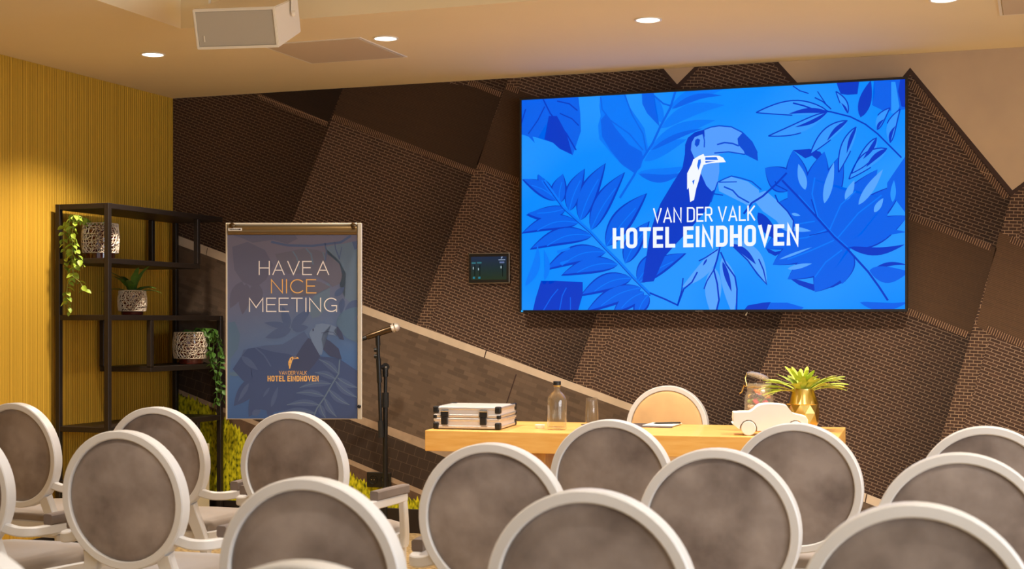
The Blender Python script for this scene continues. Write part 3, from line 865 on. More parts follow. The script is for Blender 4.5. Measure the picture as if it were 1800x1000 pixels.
# the slender branch at the upper right
br = [((860, 320), (330, 325), 110, .06), ((850, 325), (420, 497), 80, -.06), ((1000, 385), (725, 632), 90, .06), ((1065, 430), (935, 762), 80, .04), ((1215, 510), (1030, 770), 90, -.05), ((1290, 590), (1010, 812), 110, .06), ((1215, 450), (1310, 290), 60, -.1), ((1310, 545), (1385, 300), 70, -.1), ((1000, 330), (915, 170), 50, .06)]
pic.add('picture_branch', [RT(*lens(a, b, w * .9, s)) for a, b, w, s in br], em('screen_branch_leaf', (52, 152, 255)))
edge = []
for a, b, w, s in br:
    P = lens(a, b, w, s)
    h = len(P) // 2
    edge += rib(RT(*P[:h + 1]), 9)
    edge += rib(RT(*(P[h:h + 7])), 8)
    edge.append(RT(*lens(a, (a[0] + (b[0] - a[0]) * .55, a[1] + (b[1] - a[1]) * .55 + 12), w * .34, s)))
edge += rib(RT((600, 255), (680, 275), (760, 305), (880, 320), (1020, 355), (1130, 410), (1220, 480), (1310, 570), (1395, 655)), 11) + rib(RT((600, 130), (650, 165), (715, 185)), 8) + rib(RT((760, 215), (820, 245), (880, 300)), 9) + rib(RT((780, 170), (840, 260)), 7)
pic.add('picture_branch', edge, E1)
# the palm on the left
rb = [(240, 820), (290, 890), (380, 1017), (490, 1117), (580, 1197), (690, 1317), (790, 1417), (900, 1537), (1020, 1657)]
palm = [((330, 967), (75, 815), 90, .06), ((400, 1027), (105, 1075), 90, -.06), ((490, 1132), (70, 1212), 100, .1), ((590, 1227), (130, 1330), 110, .1), ((690, 1347), (240, 1482), 115, .1), ((780, 1437), (360, 1520), 105, .08), ((880, 1537), (500, 1670), 110, .08), ((950, 1607), (540, 1790), 110, .06), ((970, 1640), (740, 1800), 100, .06), ((1000, 1660), (900, 1830), 90, .05),
        ((300, 930), (190, 780), 70, -.06), ((350, 987), (375, 775), 100, -.08), ((420, 1047), (535, 735), 100, -.06), ((500, 1117), (688, 695), 120, -.06), ((580, 1187), (830, 760), 110, -.06), ((690, 1307), (992, 915), 130, -.05), ((830, 1430), (1010, 1120), 110, -.06), ((920, 1560), (1120, 1330), 110, -.05), ((930, 1570), (1280, 1355), 100, -.06)]
pic.add('picture_palm_frond', [lens(a, b, w * 1.2, s) for a, b, w, s in palm], E1)
pic.add('picture_palm_frond', [lens(a, (b[0] + (a[0] - b[0]) * .04, b[1] + (a[1] - b[1]) * .04 - 10), w * .96, s) for a, b, w, s in palm], E2)
pic.add('picture_palm_frond', sum([rib(midrib(a, (a[0] + (b[0] - a[0]) * .72, a[1] + (b[1] - a[1]) * .72), s + .02), 7) for a, b, w, s in palm], []) + rib(rb, 15), E3)
pic.add('picture_palm_frond', rib([(x - 6, y + 10) for x, y in rb], 6) + rib([(1010, 1645), (1120, 1690), (1215, 1735), (1240, 1650)], 12), E1)
pic.add('picture_leaf', [BL(*lens((100, 680), (190, 380), 60, .1)), BL(*lens((240, 640), (235, 410), 40, .1)), BL((330, 420), (430, 395), (425, 410), (335, 440)), BL((352, 505), (420, 485), (415, 500), (360, 522))], E3)
pic.add('picture_bird_tail', [BL((150, 880), (175, 770), (200, 690), (215, 640), (240, 670), (265, 640), (280, 665), (330, 640), (520, 650), (520, 740), (480, 880))], E1)
pic.add('picture_bird_tail', rib(BL((230, 860), (290, 760), (340, 700)), 8) + rib(BL((350, 860), (370, 750), (400, 690)), 8) + rib(BL((430, 860), (430, 760)), 7), E2)
# leaves below the lettering
pic.add('picture_leaf', [BL(*lens((1515, 405), (1245, 690), 90, -.06)), BL(*lens((1480, 540), (1470, 900), 120)), BL(*lens((1540, 470), (1620, 890), 110, -.04)), BR(*lens((150, 340), (410, 665), 110, -.12)), BR((290, 20), (400, -20), (480, 50), (560, 130), (605, 190), (600, 300), (520, 260), (480, 200), (380, 130)), RT((50, 830), (150, 795), (270, 830), (350, 890), (360, 960), (280, 1010), (180, 960), (60, 900))], EL)
pic.add('picture_leaf', rib(BL((1525, 390), (1505, 480), (1480, 560), (1505, 660), (1518, 780), (1490, 900)), 12) + rib(BL((1530, 430), (1570, 520), (1635, 610), (1650, 700), (1645, 900)), 11) + rib(BL((1480, 560), (1430, 640), (1408, 700)), 9) + rib(BL((1510, 410), (1420, 470), (1370, 495)), 9) + rib(BL((1360, 575), (1320, 650), (1260, 700), (1215, 820)), 11) + rib(BL((1255, 620), (1245, 710), (1215, 820)), 9)
    + [BL(*lens((1545, 500), (1610, 720), 36)), BL(*lens((1430, 480), (1400, 530), 14)), BR(*lens((345, 140), (505, 345), 90, .05)), BR(*lens((160, 370), (330, 520), 45, -.06)), BR((230, 870), (270, 820), (380, 800), (440, 795), (400, 870))]
    + rib(BR((150, 330), (165, 390), (270, 490), (340, 590), (408, 665), (385, 560), (350, 480)), 10) + rib(BR((560, -20), (480, -60), (470, -90)), 8) + rib(BR((240, 150), (300, 70), (380, 20), (480, -70), (555, -150)), 14) + rib(BR((600, 290), (605, 200), (560, 130), (490, 60), (470, 10)), 10), E1)
pic.add('picture_leaf', [BR((440, 800), (560, 800), (680, 835), (640, 870), (400, 870))], E2)
# the toucan
pic.add('picture_toucan', [[(1415, 448), (1340, 470), (1290, 510), (1270, 560), (1268, 650), (1250, 730), (1180, 840), (1090, 990), (1050, 1090), (1015, 1200), (985, 1400), (955, 1570), (1040, 1560), (1120, 1380), (1200, 1290), (1330, 1150), (1440, 1020), (1490, 900), (1440, 800), (1420, 600)]], E1)
pic.add('picture_toucan', [[(1340, 505), (1400, 482), (1440, 560), (1520, 650), (1520, 760), (1500, 880), (1465, 902), (1425, 860), (1385, 770), (1340, 665), (1312, 600), (1318, 545)],
    RT((-48, 450), (0, 432), (60, 422), (150, 430), (230, 470), (300, 540), (340, 620), (345, 680), (250, 632), (130, 615), (60, 630), (20, 680), (-40, 590))], em('screen_bird', (84, 158, 255)))
pic.add('picture_toucan', [RT((232, 472), (300, 540), (340, 620), (345, 680), (250, 632), (240, 605), (200, 560), (195, 515)), [(1345, 525), (1362, 515), (1380, 525), (1372, 560), (1355, 578), (1340, 560)]]
    + rib(RT((-48, 450), (0, 432), (60, 422), (150, 430), (230, 470), (300, 540), (340, 620)), 9) + rib(RT((45, 560), (100, 545), (160, 552), (205, 570)), 11) + rib(RT((25, 622), (130, 613), (250, 632)), 9) + rib([(1400, 482), (1412, 530), (1410, 580)], 8)
    + rib(RT((50, 835), (100, 810), (150, 790), (220, 805), (300, 830), (370, 890)), 9) + rib(RT((60, 835), (190, 832)), 8) + rib(RT((95, 868), (160, 895), (200, 940), (280, 985)), 11) + rib(RT((20, 920), (90, 930)), 9) + rib(RT((50, 835), (20, 920), (0, 980)), 9), em('screen_bird_line', (0, 76, 214)))
# the hotel's emblem and lettering
pic.add('toucan_emblem', [[(1330, 668), (1358, 650), (1380, 638), (1405, 628), (1412, 645), (1480, 640), (1520, 642), (1548, 656), (1568, 688), (1500, 692), (1440, 699), (1406, 708), (1392, 740), (1368, 830), (1352, 880), (1335, 965), (1307, 980), (1310, 856), (1285, 890), (1285, 770), (1318, 705), (1345, 672)]], EW, label='white toucan emblem')
pic.add('emblem_cutout', [[(1418, 653), (1500, 650), (1512, 673), (1416, 672)], [(1416, 680), (1492, 682), (1420, 694)], [(1366, 672), (1384, 666), (1386, 690), (1368, 748), (1358, 715)], [(1322, 826), (1340, 816), (1331, 856)]], em('screen_cut', (30, 110, 240)))
def tvbox(px0, px1, py_base, py_top):
    a = on_y(px0, py_base, TVY); b = on_y(px1, py_top, TVY)
    return a[0] - OX, b[0] - OX, a[2] - OZ
xa, xb, zb = tvbox(1148.5, 1328, 393, 364)
zt = on_y(1148.5, 366, TVY)[2] - OZ
zb = on_y(1148.5, 392, TVY)[2] - OZ
pic.add('lettering', text('VAN DER VALK', xa, xb, zb, zt, True, 0.105, gap=0.23, space=0.52), EW, False, 'white hotel name')
xa, xb, _ = tvbox(1077.5, 1405, 437, 397)
zb = on_y(1078, 437, TVY)[2] - OZ; zt = on_y(1078, 401, TVY)[2] - OZ
pic.add('lettering', text('HOTEL EINDHOVEN', xa, xb, zb, zt, True, 0.18, gap=0.37, space=0.74), EW, False, 'white hotel name')

# ------------------------------------------------------------------ wall tablet and socket
t = thing('wall_tablet', 'small black touch panel on the brick mural left of the screen', 'tablet', (-3.0915, WALL_B - 0.011, 1.5875))
bm = NB(); box(bm, -0.130, 0.130, -0.014, -0.001, -0.09, 0.09, 0.006, 2)
mk('housing', bm, M['steel'], t)
bm = NB(); box(bm, -0.126, 0.126, -0.0165, -0.0135, -0.086, 0.086, 0.001)
mk('glass_front', bm, M['black'], t)
def tabbg():
    m, nt, b = newmat('tablet_screen')
    N, L = nt.nodes, nt.links
    tc = N.new('ShaderNodeTexCoord'); sx = N.new('ShaderNodeSeparateXYZ'); L.new(tc.outputs['Object'], sx.inputs[0])
    ma = N.new('ShaderNodeMapRange'); ma.inputs[1].default_value = -0.07; ma.inputs[2].default_value = 0.07; L.new(sx.outputs[2], ma.inputs[0])
    rp = N.new('ShaderNodeValToRGB'); e = rp.color_ramp.elements
    e[0].color = lin((22, 44, 26)); e[1].color = lin((6, 34, 66)); k = e.new(.5); k.color = lin((6, 40, 46))
    L.new(ma.outputs[0], rp.inputs[0]); L.new(rp.outputs[0], b.inputs['Emission Color']); b.inputs['Emission Strength'].default_value = 1.0
    b.inputs['Base Color'].default_value = (0.004, 0.004, 0.004, 1); b.inputs['Roughness'].default_value = 0.3
    return m
bm = NB(); quad(bm, (-0.112, -0.0167, -0.068), (0.112, -0.0167, -0.068), (0.112, -0.0167, 0.068), (-0.112, -0.0167, 0.068))
mk('screen', bm, tabbg(), t)
tp = Print(t, (-0.112, 0.112, -0.068, 0.068), -0.0167, lambda a, b: (a, b), 0.0002)
def rc(a, b, c, d): return [(a, c), (b, c), (b, d), (a, d)]
tp.add('screen_button', [rc(-0.108, -0.082, 0.027, 0.036), rc(-0.074, -0.045, 0.028, 0.037)], em('tab_teal', (52, 110, 120)))
tp.add('screen_button', [rc(0.068, 0.098, 0.028, 0.038)], em('tab_lilac', (96, 110, 150)))
tp.add('screen_slider', [rc(-0.090, -0.086, -0.045, 0.022), rc(-0.057, -0.053, -0.045, 0.022), rc(0.086, 0.090, -0.05, 0.02)], em('tab_black', (3, 6, 8)))
tp.add('screen_slider', [rc(-0.100, -0.095, -0.006, 0.008), rc(-0.067, -0.062, -0.012, 0.002), rc(0.075, 0.081, -0.002, 0.012)], em('tab_white', (170, 190, 196)))
tp.add('screen_icon', [rc(-0.10, -0.087, -0.062, -0.05), rc(-0.066, -0.052, -0.062, -0.05)], em('tab_cyan', (40, 120, 140)))
tp.add('screen_icon', [rc(0.062, 0.104, 0.046, 0.050), [(0.077, 0.055), (0.081, 0.055), (0.084, 0.064), (0.09, 0.066), (0.08, 0.067)]], em('tab_pale', (150, 165, 190)))

t = thing('wall_socket', 'black double power socket low on the mural behind the microphone stand', 'socket', (-3.8075, WALL_B - 0.011, 0.313))
bm = NB(); box(bm, -0.08, 0.08, -0.012, -0.001, -0.046, 0.046, 0.004, 2); mk('face_plate', bm, M['socket'], t)
for dx in (-0.038, 0.038):
    bm = NB(); lathe(bm, [(0.030, 0), (0.030, 0.004), (0.024, 0.004), (0.022, 0.0005)], 24, Matrix.Translation((dx, -0.0122, 0)) @ Matrix.Rotation(R(90), 4, 'X'), cap1=True)
    s_ = mk('socket_well', bm, M['black'], t, 40)
    bm = NB()
    for a in (-1, 1): lathe(bm, [(0.003, 0), (0.003, 0.0012)], 8, Matrix.Translation((dx + a * 0.009, -0.0128, 0)) @ Matrix.Rotation(R(90), 4, 'X'))
    mk('contact', bm, M['chrome'], s_)

# ------------------------------------------------------------------ shelving unit in the corner
SX0, SX1, SY0, SY1 = -5.235, -4.88, 6.88, 8.085
TOPZ = 1.93
H2, H3, H4, H5, H6 = 1.625, 1.31, 1.01, 0.685, 0.085
shelf = thing('shelving_unit', 'black metal shelving unit with staggered shelves against the yellow wall', 'shelf', ((SX0 + SX1) / 2, (SY0 + SY1) / 2, 0))
SO = Vector(shelf.location)
P_ = 0.03
def sbox(name, x0, x1, y0, y1, z0, z1, m=None, par=None):
    bm = NB(); box(bm, x0 - SO.x, x1 - SO.x, y0 - SO.y, y1 - SO.y, z0, z1, 0.002)
    return mk(name, bm, m or M['black_metal'], par or shelf)
sbox('post', SX0, SX0 + P_, SY0, SY0 + P_, 0.0, TOPZ)
sbox('post', SX1 - P_, SX1, SY0, SY0 + P_, 0.0, TOPZ)
sbox('post', SX0, SX0 + P_, SY1 - P_, SY1, 0.055, TOPZ - 0.03)
sbox('post', SX1 - P_, SX1, SY1 - P_, SY1, 0.055, H3)
UP1 = 7.79
for xa, xb in ((SX0, SX0 + P_), (SX1 - P_, SX1)):
    sbox('upright', xa, xb, UP1, UP1 + P_, H2, TOPZ - 0.03)
    sbox('upright', xa, xb, 7.29, 7.29 + P_, H4, H3 - 0.03)
    sbox('upright', xa, xb, UP1, UP1 + P_, 0.35, H5 - 0.03)
for z, ya, yb in ((TOPZ, SY0, SY1), (H2, SY0, UP1 + P_), (H3, SY0, SY1), (H4, 7.29, SY1), (H5, SY0, SY1), (0.38, SY0, UP1 + P_), (H6, SY0, SY1)):
    sbox('shelf_board', SX0 + 0.002, SX1 - 0.002, ya + 0.002, yb - 0.002, z - 0.03, z)
for x, y in ((SX1 - 0.02, SY1 - 0.03), (SX0 + 0.02, SY1 - 0.03)):
    bm = NB(); lathe(bm, [(0.012, -0.009), (0.022, -0.008), (0.024, 0), (0.022, 0.008), (0.012, 0.009)], 16, Matrix.Translation((x - SO.x, y - SO.y, 0.0245)) @ Matrix.Rotation(R(90), 4, 'Y'))
    box(bm, x - SO.x - 0.012, x - SO.x - 0.010, y - SO.y - 0.012, y - SO.y + 0.012, 0.02, 0.056)
    box(bm, x - SO.x + 0.010, x - SO.x + 0.012, y - SO.y - 0.012, y - SO.y + 0.012, 0.02, 0.056)
    mk('castor', bm, M['steel'], shelf, 40)

bxo = thing('equipment_box', 'cream box with a cut-out grip on the lowest shelf behind a chair', 'box', (-5.03, 7.86, H6))
bm = NB(); box(bm, -0.16, 0.13, -0.1, 0.1, 0.03, 0.43, 0.006, 2); mk('case', bm, M['boxcream'], bxo)
bm = NB(); box(bm, -0.14, 0.10, -0.09, 0.09, 0.0, 0.0305); mk('plinth', bm, M['boxcream'], bxo)
bm = NB(); prism(bm, [(0.085, 0.06), (0.115, 0.06), (0.115, 0.10), (0.1, 0.125), (0.085, 0.10)], -0.1012, -0.0995); mk('grip_opening', bm, M['black'], bxo)

# ------------------------------------------------------------------ potted plants
def leaf_mesh(name, L_, w, cup, m, n=5):
    """leaf along +x, cupped, with a midrib fold"""
    bm = NB()
    rows = []
    for i in range(n + 1):
        t = i / n
        h = w / 2 * (math.sin(math.pi * min(max(t, 0.02), 0.98)) ** 0.7)
        z = -cup * t * t
        rows.append([bm.verts.new((L_ * t, -h, z + h * 0.35)), bm.verts.new((L_ * t, 0, z)), bm.verts.new((L_ * t, h, z + h * 0.35))])
    for i in range(n):
        for j in range(2):
            bm.faces.new((rows[i][j], rows[i + 1][j], rows[i + 1][j + 1], rows[i][j + 1]))
    me = bpy.data.meshes.new(name); bm.to_mesh(me); bm.free()
    me.materials.append(m); me.shade_smooth()
    return me

def lace_pot(parent, r, h_base, h_lace, seed):
    rr = random.Random(seed)
    bm = NB(); lathe(bm, [(r * 0.70, 0), (r * 0.78, 0.004), (r * 0.80, h_base), (r * 0.90, h_base + 0.01), (r * 0.93, h_base + h_lace * 0.5), (r * 0.90, h_base + h_lace * 0.97), (r * 0.82, h_base + h_lace * 0.97), (r * 0.80, h_base + h_lace * 0.85)], 36)
    pot = mk('pot', bm, M['redclay'], parent, 40)
    bm = NB(); lathe(bm, [(r * 0.79, h_base + h_lace * 0.80), (r * 0.4, h_base + h_lace * 0.85), (0.002, h_base + h_lace * 0.87)], 24)
    mk('soil', bm, M['soil'], pot)
    # open ceramic lace: an irregular net of cells thickened into strands
    bm = NB()
    n, mrow = 30, 9
    g = []
    for j in range(mrow + 1):
        row = []
        for i in range(n):
            a = 2 * math.pi * (i + 0.5 * (j % 2) + rr.uniform(-.3, .3)) / n
            t = (j + (rr.uniform(-.32, .32) if 0 < j < mrow else 0)) / mrow
            q = r * (0.93 + 0.07 * math.sin(math.pi * min(1, t * 1.1))) * 1.0
            row.append(bm.verts.new((q * math.cos(a), q * math.sin(a), h_base - 0.004 + t * (h_lace + 0.008))))
        g.append(row)
    for j in range(mrow):
        for i in range(n):
            k = (i + 1) % n
            if j % 2 == 0: tri = [(g[j][i], g[j][k], g[j + 1][i]), (g[j][k], g[j + 1][k], g[j + 1][i])]
            else: tri = [(g[j][i], g[j][k], g[j + 1][k]), (g[j][i], g[j + 1][k], g[j + 1][i])]
            if rr.random() < 0.45:
                vs = [g[j][i], g[j][k], g[j + 1][k], g[j + 1][i]]
                bm.faces.new(vs)
            else:
                for tv_ in tri: bm.faces.new(tv_)
    bmesh.ops.recalc_face_normals(bm, faces=bm.faces)
    bmesh.ops.wireframe(bm, faces=bm.faces[:], thickness=0.0075, offset=0.4, use_replace=True, use_boundary=True, use_even_offset=False)
    mk('lace_sleeve', bm, M['lace'], pot, 60)
    return pot

def vine(parent, strands, leafme, m_stem, seed, size=1.0, every=0.028):
    rr = random.Random(seed)
    for st in strands:
        P = spline(st, 6)
        bm = NB(); tube(bm, P, 0.0018, 5); mk('stem', bm, m_stem, parent, 60)
        acc = 0
        for i in range(1, len(P)):
            acc += (P[i] - P[i - 1]).length
            if acc > every:
                acc = 0
                for s in ((-1, 1) if rr.random() < 0.6 else (rr.choice((-1, 1)),)):
                    o = link(bpy.data.objects.new('leaf', leafme), parent)
                    o.location = P[i]
                    k = size * rr.uniform(0.75, 1.2)
                    o.scale = (k, k, k)
                    o.rotation_euler = (rr.uniform(-0.7, 0.9), rr.uniform(0.1, 0.9), (0 if s > 0 else math.pi) + rr.uniform(-0.9, 0.9))

LV = leaf_mesh('vine_leaf', 0.036, 0.026, 0.010, M['plant'])
LVD = leaf_mesh('vine_leaf_dark', 0.036, 0.026, 0.010, M['plant_dark'])
p1 = thing('potted_vine', 'white lace pot with a long bright green vine trailing down, top shelf', 'potted plant', (-5.055, 7.05, H2), 0, 'lace pots on the black shelving unit')
lace_pot(p1, 0.102, 0.042, 0.155, 1)
def loc(p, o): return tuple(Vector(p) - Vector(o.location))
def hang(o, pts, Y, dy=0.0): return [loc((q[0], q[1] + dy * i / max(1, len(pts) - 1), q[2]), o) for i, q in enumerate(on_y(a, b, Y) for a, b in pts)]
Yv = 6.862
tops = [(0.0, 0.0, 0.165), (-0.03, -0.03, 0.20)]
vine(p1, [tops + hang(p1, [(128, 381), (121, 400), (124, 430), (129, 455), (128, 480), (118, 505), (119, 530), (123, 548)], Yv),
          tops + hang(p1, [(135, 378), (115, 395), (112, 425), (116, 450), (112, 470)], Yv + 0.012),
          tops + hang(p1, [(140, 382), (127, 410), (136, 445), (144, 465), (145, 472)], Yv + 0.006),
          tops + hang(p1, [(132, 385), (127, 440), (129, 482), (142, 497), (149, 512)], Yv - 0.006),
          [(0, 0, .165), (0.02, 0.02, .21), (0.05, 0.0, .21)], [(0, 0, .165), (-0.02, 0.04, .215), (-0.05, 0.05, .21)]], LV, M['stem'], 5, 1.05, 0.024)

pf = thing('potted_fern', 'small white lace pot with an upright dark green fern, middle shelf', 'potted plant', (-5.035, 7.33, H3), 0, 'lace pots on the black shelving unit')
lace_pot(pf, 0.080, 0.030, 0.108, 2)
rr = random.Random(11)
for i in range(15):
    a = i * 2.4 + rr.uniform(-.2, .2)
    ln = rr.uniform(0.15, 0.23); up = rr.uniform(0.6, 1.35)
    if i == 0: up, ln = 1.5, 0.215
    P = []
    for k in range(7):
        t = k / 6
        P.append((0.012 * math.cos(a) + ln * t * math.cos(up - 0.5 * t), 0, 0.115 + ln * t * math.sin(up - 0.55 * t)))
    bm = NB(); rows = []
    for k, p in enumerate(P):
        h = 0.020 * math.sin(math.pi * min(0.97, 0.12 + 0.86 * k / 6)) * (1 + (0.18 if k % 2 else -0.1))
        rows.append([bm.verts.new((p[0], -h, p[2] + h * .25)), bm.verts.new((p[0], 0, p[2])), bm.verts.new((p[0], h, p[2] + h * .25))])
    for k in range(6):
        for j in range(2): bm.faces.new((rows[k][j], rows[k + 1][j], rows[k + 1][j + 1], rows[k][j + 1]))
    o = mk('frond', bm, M['plant_dark'], pf, 80)
    o.rotation_euler = (0, 0, a)

p3 = thing('potted_vine', 'shaded white lace pot with a dark green vine beside the banner', 'potted plant', (-4.985, 7.87, H4), 0, 'lace pots on the black shelving unit')
lace_pot(p3, 0.102, 0.042, 0.150, 3)
Y3 = 7.90
tops = [(0.0, 0.0, 0.165), (0.05, 0.0, 0.215)]
vine(p3, [tops + hang(p3, [(372, 580), (376, 600), (374, 630), (378, 660), (381, 690), (381, 712)], Y3),
          tops + hang(p3, [(366, 585), (368, 610), (372, 640)], Y3 - 0.01),
          tops + hang(p3, [(378, 585), (386, 610), (388, 640), (384, 665), (392, 690), (388, 705)], Y3 + 0.01),
          tops + hang(p3, [(380, 580), (383, 600), (392, 625)], Y3),
          [(0, 0, .165), (0.0, -0.02, .21), (-0.02, -0.04, .20)], [(0, 0, .165), (0.02, 0.03, .215), (0.06, 0.02, .22)]], LVD, M['plant_dark'], 9, 1.05, 0.024)

# ------------------------------------------------------------------ flip chart with its poster
ZF = 7.5
fc = thing('flip_chart', 'grey framed flip chart stand with a bronze clamp bar holding a poster', 'flip chart', (-3.612, 6.667, 0), R(20))
def fcp(px, py): return ((px - 516) * ZF / F, EYE + (566 - py) * ZF / F)
fx0, fz0 = fcp(397, 737); fx1, fz1 = fcp(636, 392)
bm = NB(); box(bm, fx0, fx1, 0.0, 0.022, fz0, fz1, 0.003, 2); mk('board', bm, M['frame_grey'], fc)
bm = NB()
box(bm, fx0, fx0 + 0.008, -0.010, 0.0005, fz0, fz1, 0.002); box(bm, fx1 - 0.022, fx1, -0.010, 0.0005, fz0, fz1, 0.003, 2)
box(bm, fx0 + 0.008, fx1 - 0.022, -0.010, 0.0005, fz1 - 0.010, fz1, 0.002)
mk('edge_frame', bm, M['frame_grey'], fc)
bm = NB()
_, zc = fcp(0, 411)
prism(bm, [(fx0 + 0.010, zc), (fx1 - 0.024, zc), (fx1 - 0.024, fz1 - 0.012), (fx0 + 0.010, fz1 - 0.012)], -0.004, 0.0)
sweep(bm, [(fx0 + 0.012, -0.006, (zc + fz1) / 2 - 0.012), (fx1 - 0.026, -0.006, (zc + fz1) / 2 - 0.012)], 0.022, 0.010, (0, 1, 0), 12, sq=2.2)
mk('clamp_bar', bm, M['bar'], fc, 50)
for px in (410, 622):
    kx, kz = fcp(px, 397)
    bm = NB(); lathe(bm, [(0.008, 0), (0.008, 0.014), (0.014, 0.016), (0.014, 0.026), (0.009, 0.030)], 20, Matrix.Translation((kx, -0.012, kz)) @ Matrix.Rotation(R(90), 4, 'X'))
    mk('clamp_knob', bm, M['knob'], fc, 40)
sx_, sz_ = fcp(402, 406); sx2, sz2 = fcp(426, 401)
bm = NB(); box(bm, sx_, sx2, -0.0185, -0.0175, sz_, sz2); st = mk('sticker', bm, M['paper'], fc)
bm = NB()
for i in range(9):
    box(bm, sx_ + 0.008 + i * 0.0055, sx_ + 0.012 + i * 0.0055, -0.0189, -0.0184, sz_ + 0.005, sz_ + 0.0085 + 0.001 * (i % 2))
box(bm, sx2 - 0.016, sx2 - 0.006, -0.0189, -0.0184, sz_ + 0.004, sz_ + 0.010)
mk('sticker_print', bm, M['black'], st)
kx, kz = fcp(632, 714)
bm = NB(); lathe(bm, [(0.008, 0), (0.010, 0.010), (0.007, 0.014)], 16, Matrix.Translation((kx, -0.010, kz)) @ Matrix.Rotation(R(90), 4, 'X')); mk('side_knob', bm, M['black'], fc, 40)
bm = NB(); tube(bm, [(0, 0.045, 0.03), (0, 0.045, 1.5)], 0.022, 16); box(bm, -0.05, 0.05, 0.0225, 0.055, 1.15, 1.4, 0.004); mk('column', bm, M['steel'], fc, 40)
bm = NB(); lathe(bm, [(0.27, 0), (0.275, 0.006), (0.26, 0.016), (0.06, 0.032), (0.024, 0.036)], 40, Matrix.Translation((0, 0.045, 0))); mk('foot_plate', bm, M['steel'], fc, 30)

# poster
ps = thing('poster', 'blue and purple poster reading HAVE A NICE MEETING on the flip chart', 'poster', tuple(fc.location), R(20))
px0, pz0 = fcp(399.5, 735.5); px1, pz1 = fcp(628.5, 412)
def posterbg():
    m, nt, b = newmat('poster_print')
    N, L = nt.nodes, nt.links
    tc = N.new('ShaderNodeTexCoord'); sx = N.new('ShaderNodeSeparateXYZ'); L.new(tc.outputs['Object'], sx.inputs[0])
    a = N.new('ShaderNodeMath'); a.operation = 'MULTIPLY_ADD'; a.inputs[1].default_value = -0.22; L.new(sx.outputs[0], a.inputs[0]); L.new(sx.outputs[2], a.inputs[2])
    ma = N.new('ShaderNodeMapRange'); ma.inputs[1].default_value = pz0; ma.inputs[2].default_value = pz1; L.new(a.outputs[0], ma.inputs[0])
    rp = N.new('ShaderNodeValToRGB'); e = rp.color_ramp.elements
    e[0].color = lin((54, 88, 146)); e[1].color = lin((108, 104, 126))
    for p_, c_ in ((0.28, (68, 104, 158)), (0.5, (90, 110, 150)), (0.75, (102, 104, 134))):
        k = e.new(p_); k.color = lin(c_)
    L.new(ma.outputs[0], rp.inputs[0]); L.new(rp.outputs[0], b.inputs['Base Color'])
    b.inputs['Roughness'].default_value = 0.38
    return m
bm = NB(); box(bm, px0, px1, -0.0022, -0.0004, pz0, pz1)
mk('sheet', bm, posterbg(), ps)
def pmat(n, c): return pm(n, c, 0.4)
def soft(n, c, k=0.75, base=(84, 108, 156)): return pm(n, tuple(0.9 * (base[i] + (c[i] - base[i]) * k) for i in range(3)), 0.4)
PD = soft('print_navy', (58, 78, 130)); PM = soft('print_slate', (80, 100, 148)); PU = soft('print_plum', (108, 102, 126)); PB = soft('print_brown', (118, 110, 126)); PT = soft('print_teal', (92, 126, 158)); PL = soft('print_pale', (128, 152, 190)); PX = soft('print_ink', (58, 66, 104)); PW = pmat('print_white', (246, 240, 238)); PO = pmat('print_gold', (240, 188, 108)); PS = soft('print_skylight', (112, 136, 160))
KP = 5.554
def pc(x, y): return fcp(390 + x / KP, 380 + y / KP)          # measured in an enlargement of the poster's upper part
KQ = 5.2615
def Q2(*pts): return [(x / KQ * KP, (y / KQ + 170) * KP) for x, y in pts]   # and of its lower part
pp = Print(ps, (px0, px1, pz0, pz1), -0.0022, pc, 0.00004)
pp.add('printed_leaf', [[(1000, 300), (1330, 240), (1330, 900), (1200, 800), (1210, 560), (1150, 440), (1060, 380)], lens((880, 1000), (1050, 640), 160), ], PS)
pp.add('printed_leaf', [[(100, 300), (250, 250), (420, 330), (500, 480), (430, 620), (330, 700), (200, 640), (120, 520)], lens((200, 640), (80, 900), 120), lens((240, 660), (200, 960), 120), lens((330, 650), (330, 900), 140), [(60, 170), (700, 170), (740, 220), (640, 270), (500, 230), (300, 260), (190, 210)]], PU)
pp.add('printed_toucan_beak', [[(520, 370), (650, 345), (720, 330), (800, 315), (930, 330), (1050, 380), (1150, 470), (1175, 580), (1150, 660), (1080, 690), (1040, 650), (960, 600), (820, 560), (640, 560), (560, 480)], [(600, 640), (800, 610), (960, 640), (1060, 690), (900, 770), (700, 790)]], PB)
pp.add('printed_toucan_beak', ribbon([(690, 340), (730, 400), (760, 520)], 12) + ribbon([(820, 315), (870, 370), (890, 470)], 14) + ribbon([(985, 350), (1010, 430)], 12), PS)
pp.add('printed_branches', ribbon([(1005, 260), (1020, 340), (1010, 440)], 10) + ribbon([(1100, 250), (1110, 320), (1150, 420)], 11) + ribbon([(1170, 300), (1145, 420)], 8) + ribbon([(480, 250), (640, 285), (880, 290), (1160, 255), (1260, 190)], 22) + [[(1270, 250), (1330, 240), (1330, 310), (1295, 330)], lens((1100, 780), (1200, 690), 60), lens((1180, 800), (1160, 950), 60), lens((1330, 820), (1190, 960), 90)], PM)
pp.add('printed_leaf', [Q2(*lens((630, 130), (390, 90), 60)), Q2(*lens((640, 150), (400, 230), 90)), Q2(*lens((620, 140), (560, -60), 80)), Q2(*lens((640, 140), (820, -40), 90)), Q2(*lens((650, 150), (800, 130), 70)), Q2((200, 340), (400, 300), (560, 290), (760, 170), (820, 260), (880, 380), (820, 540), (700, 650), (560, 640), (380, 560), (180, 400))], PM)
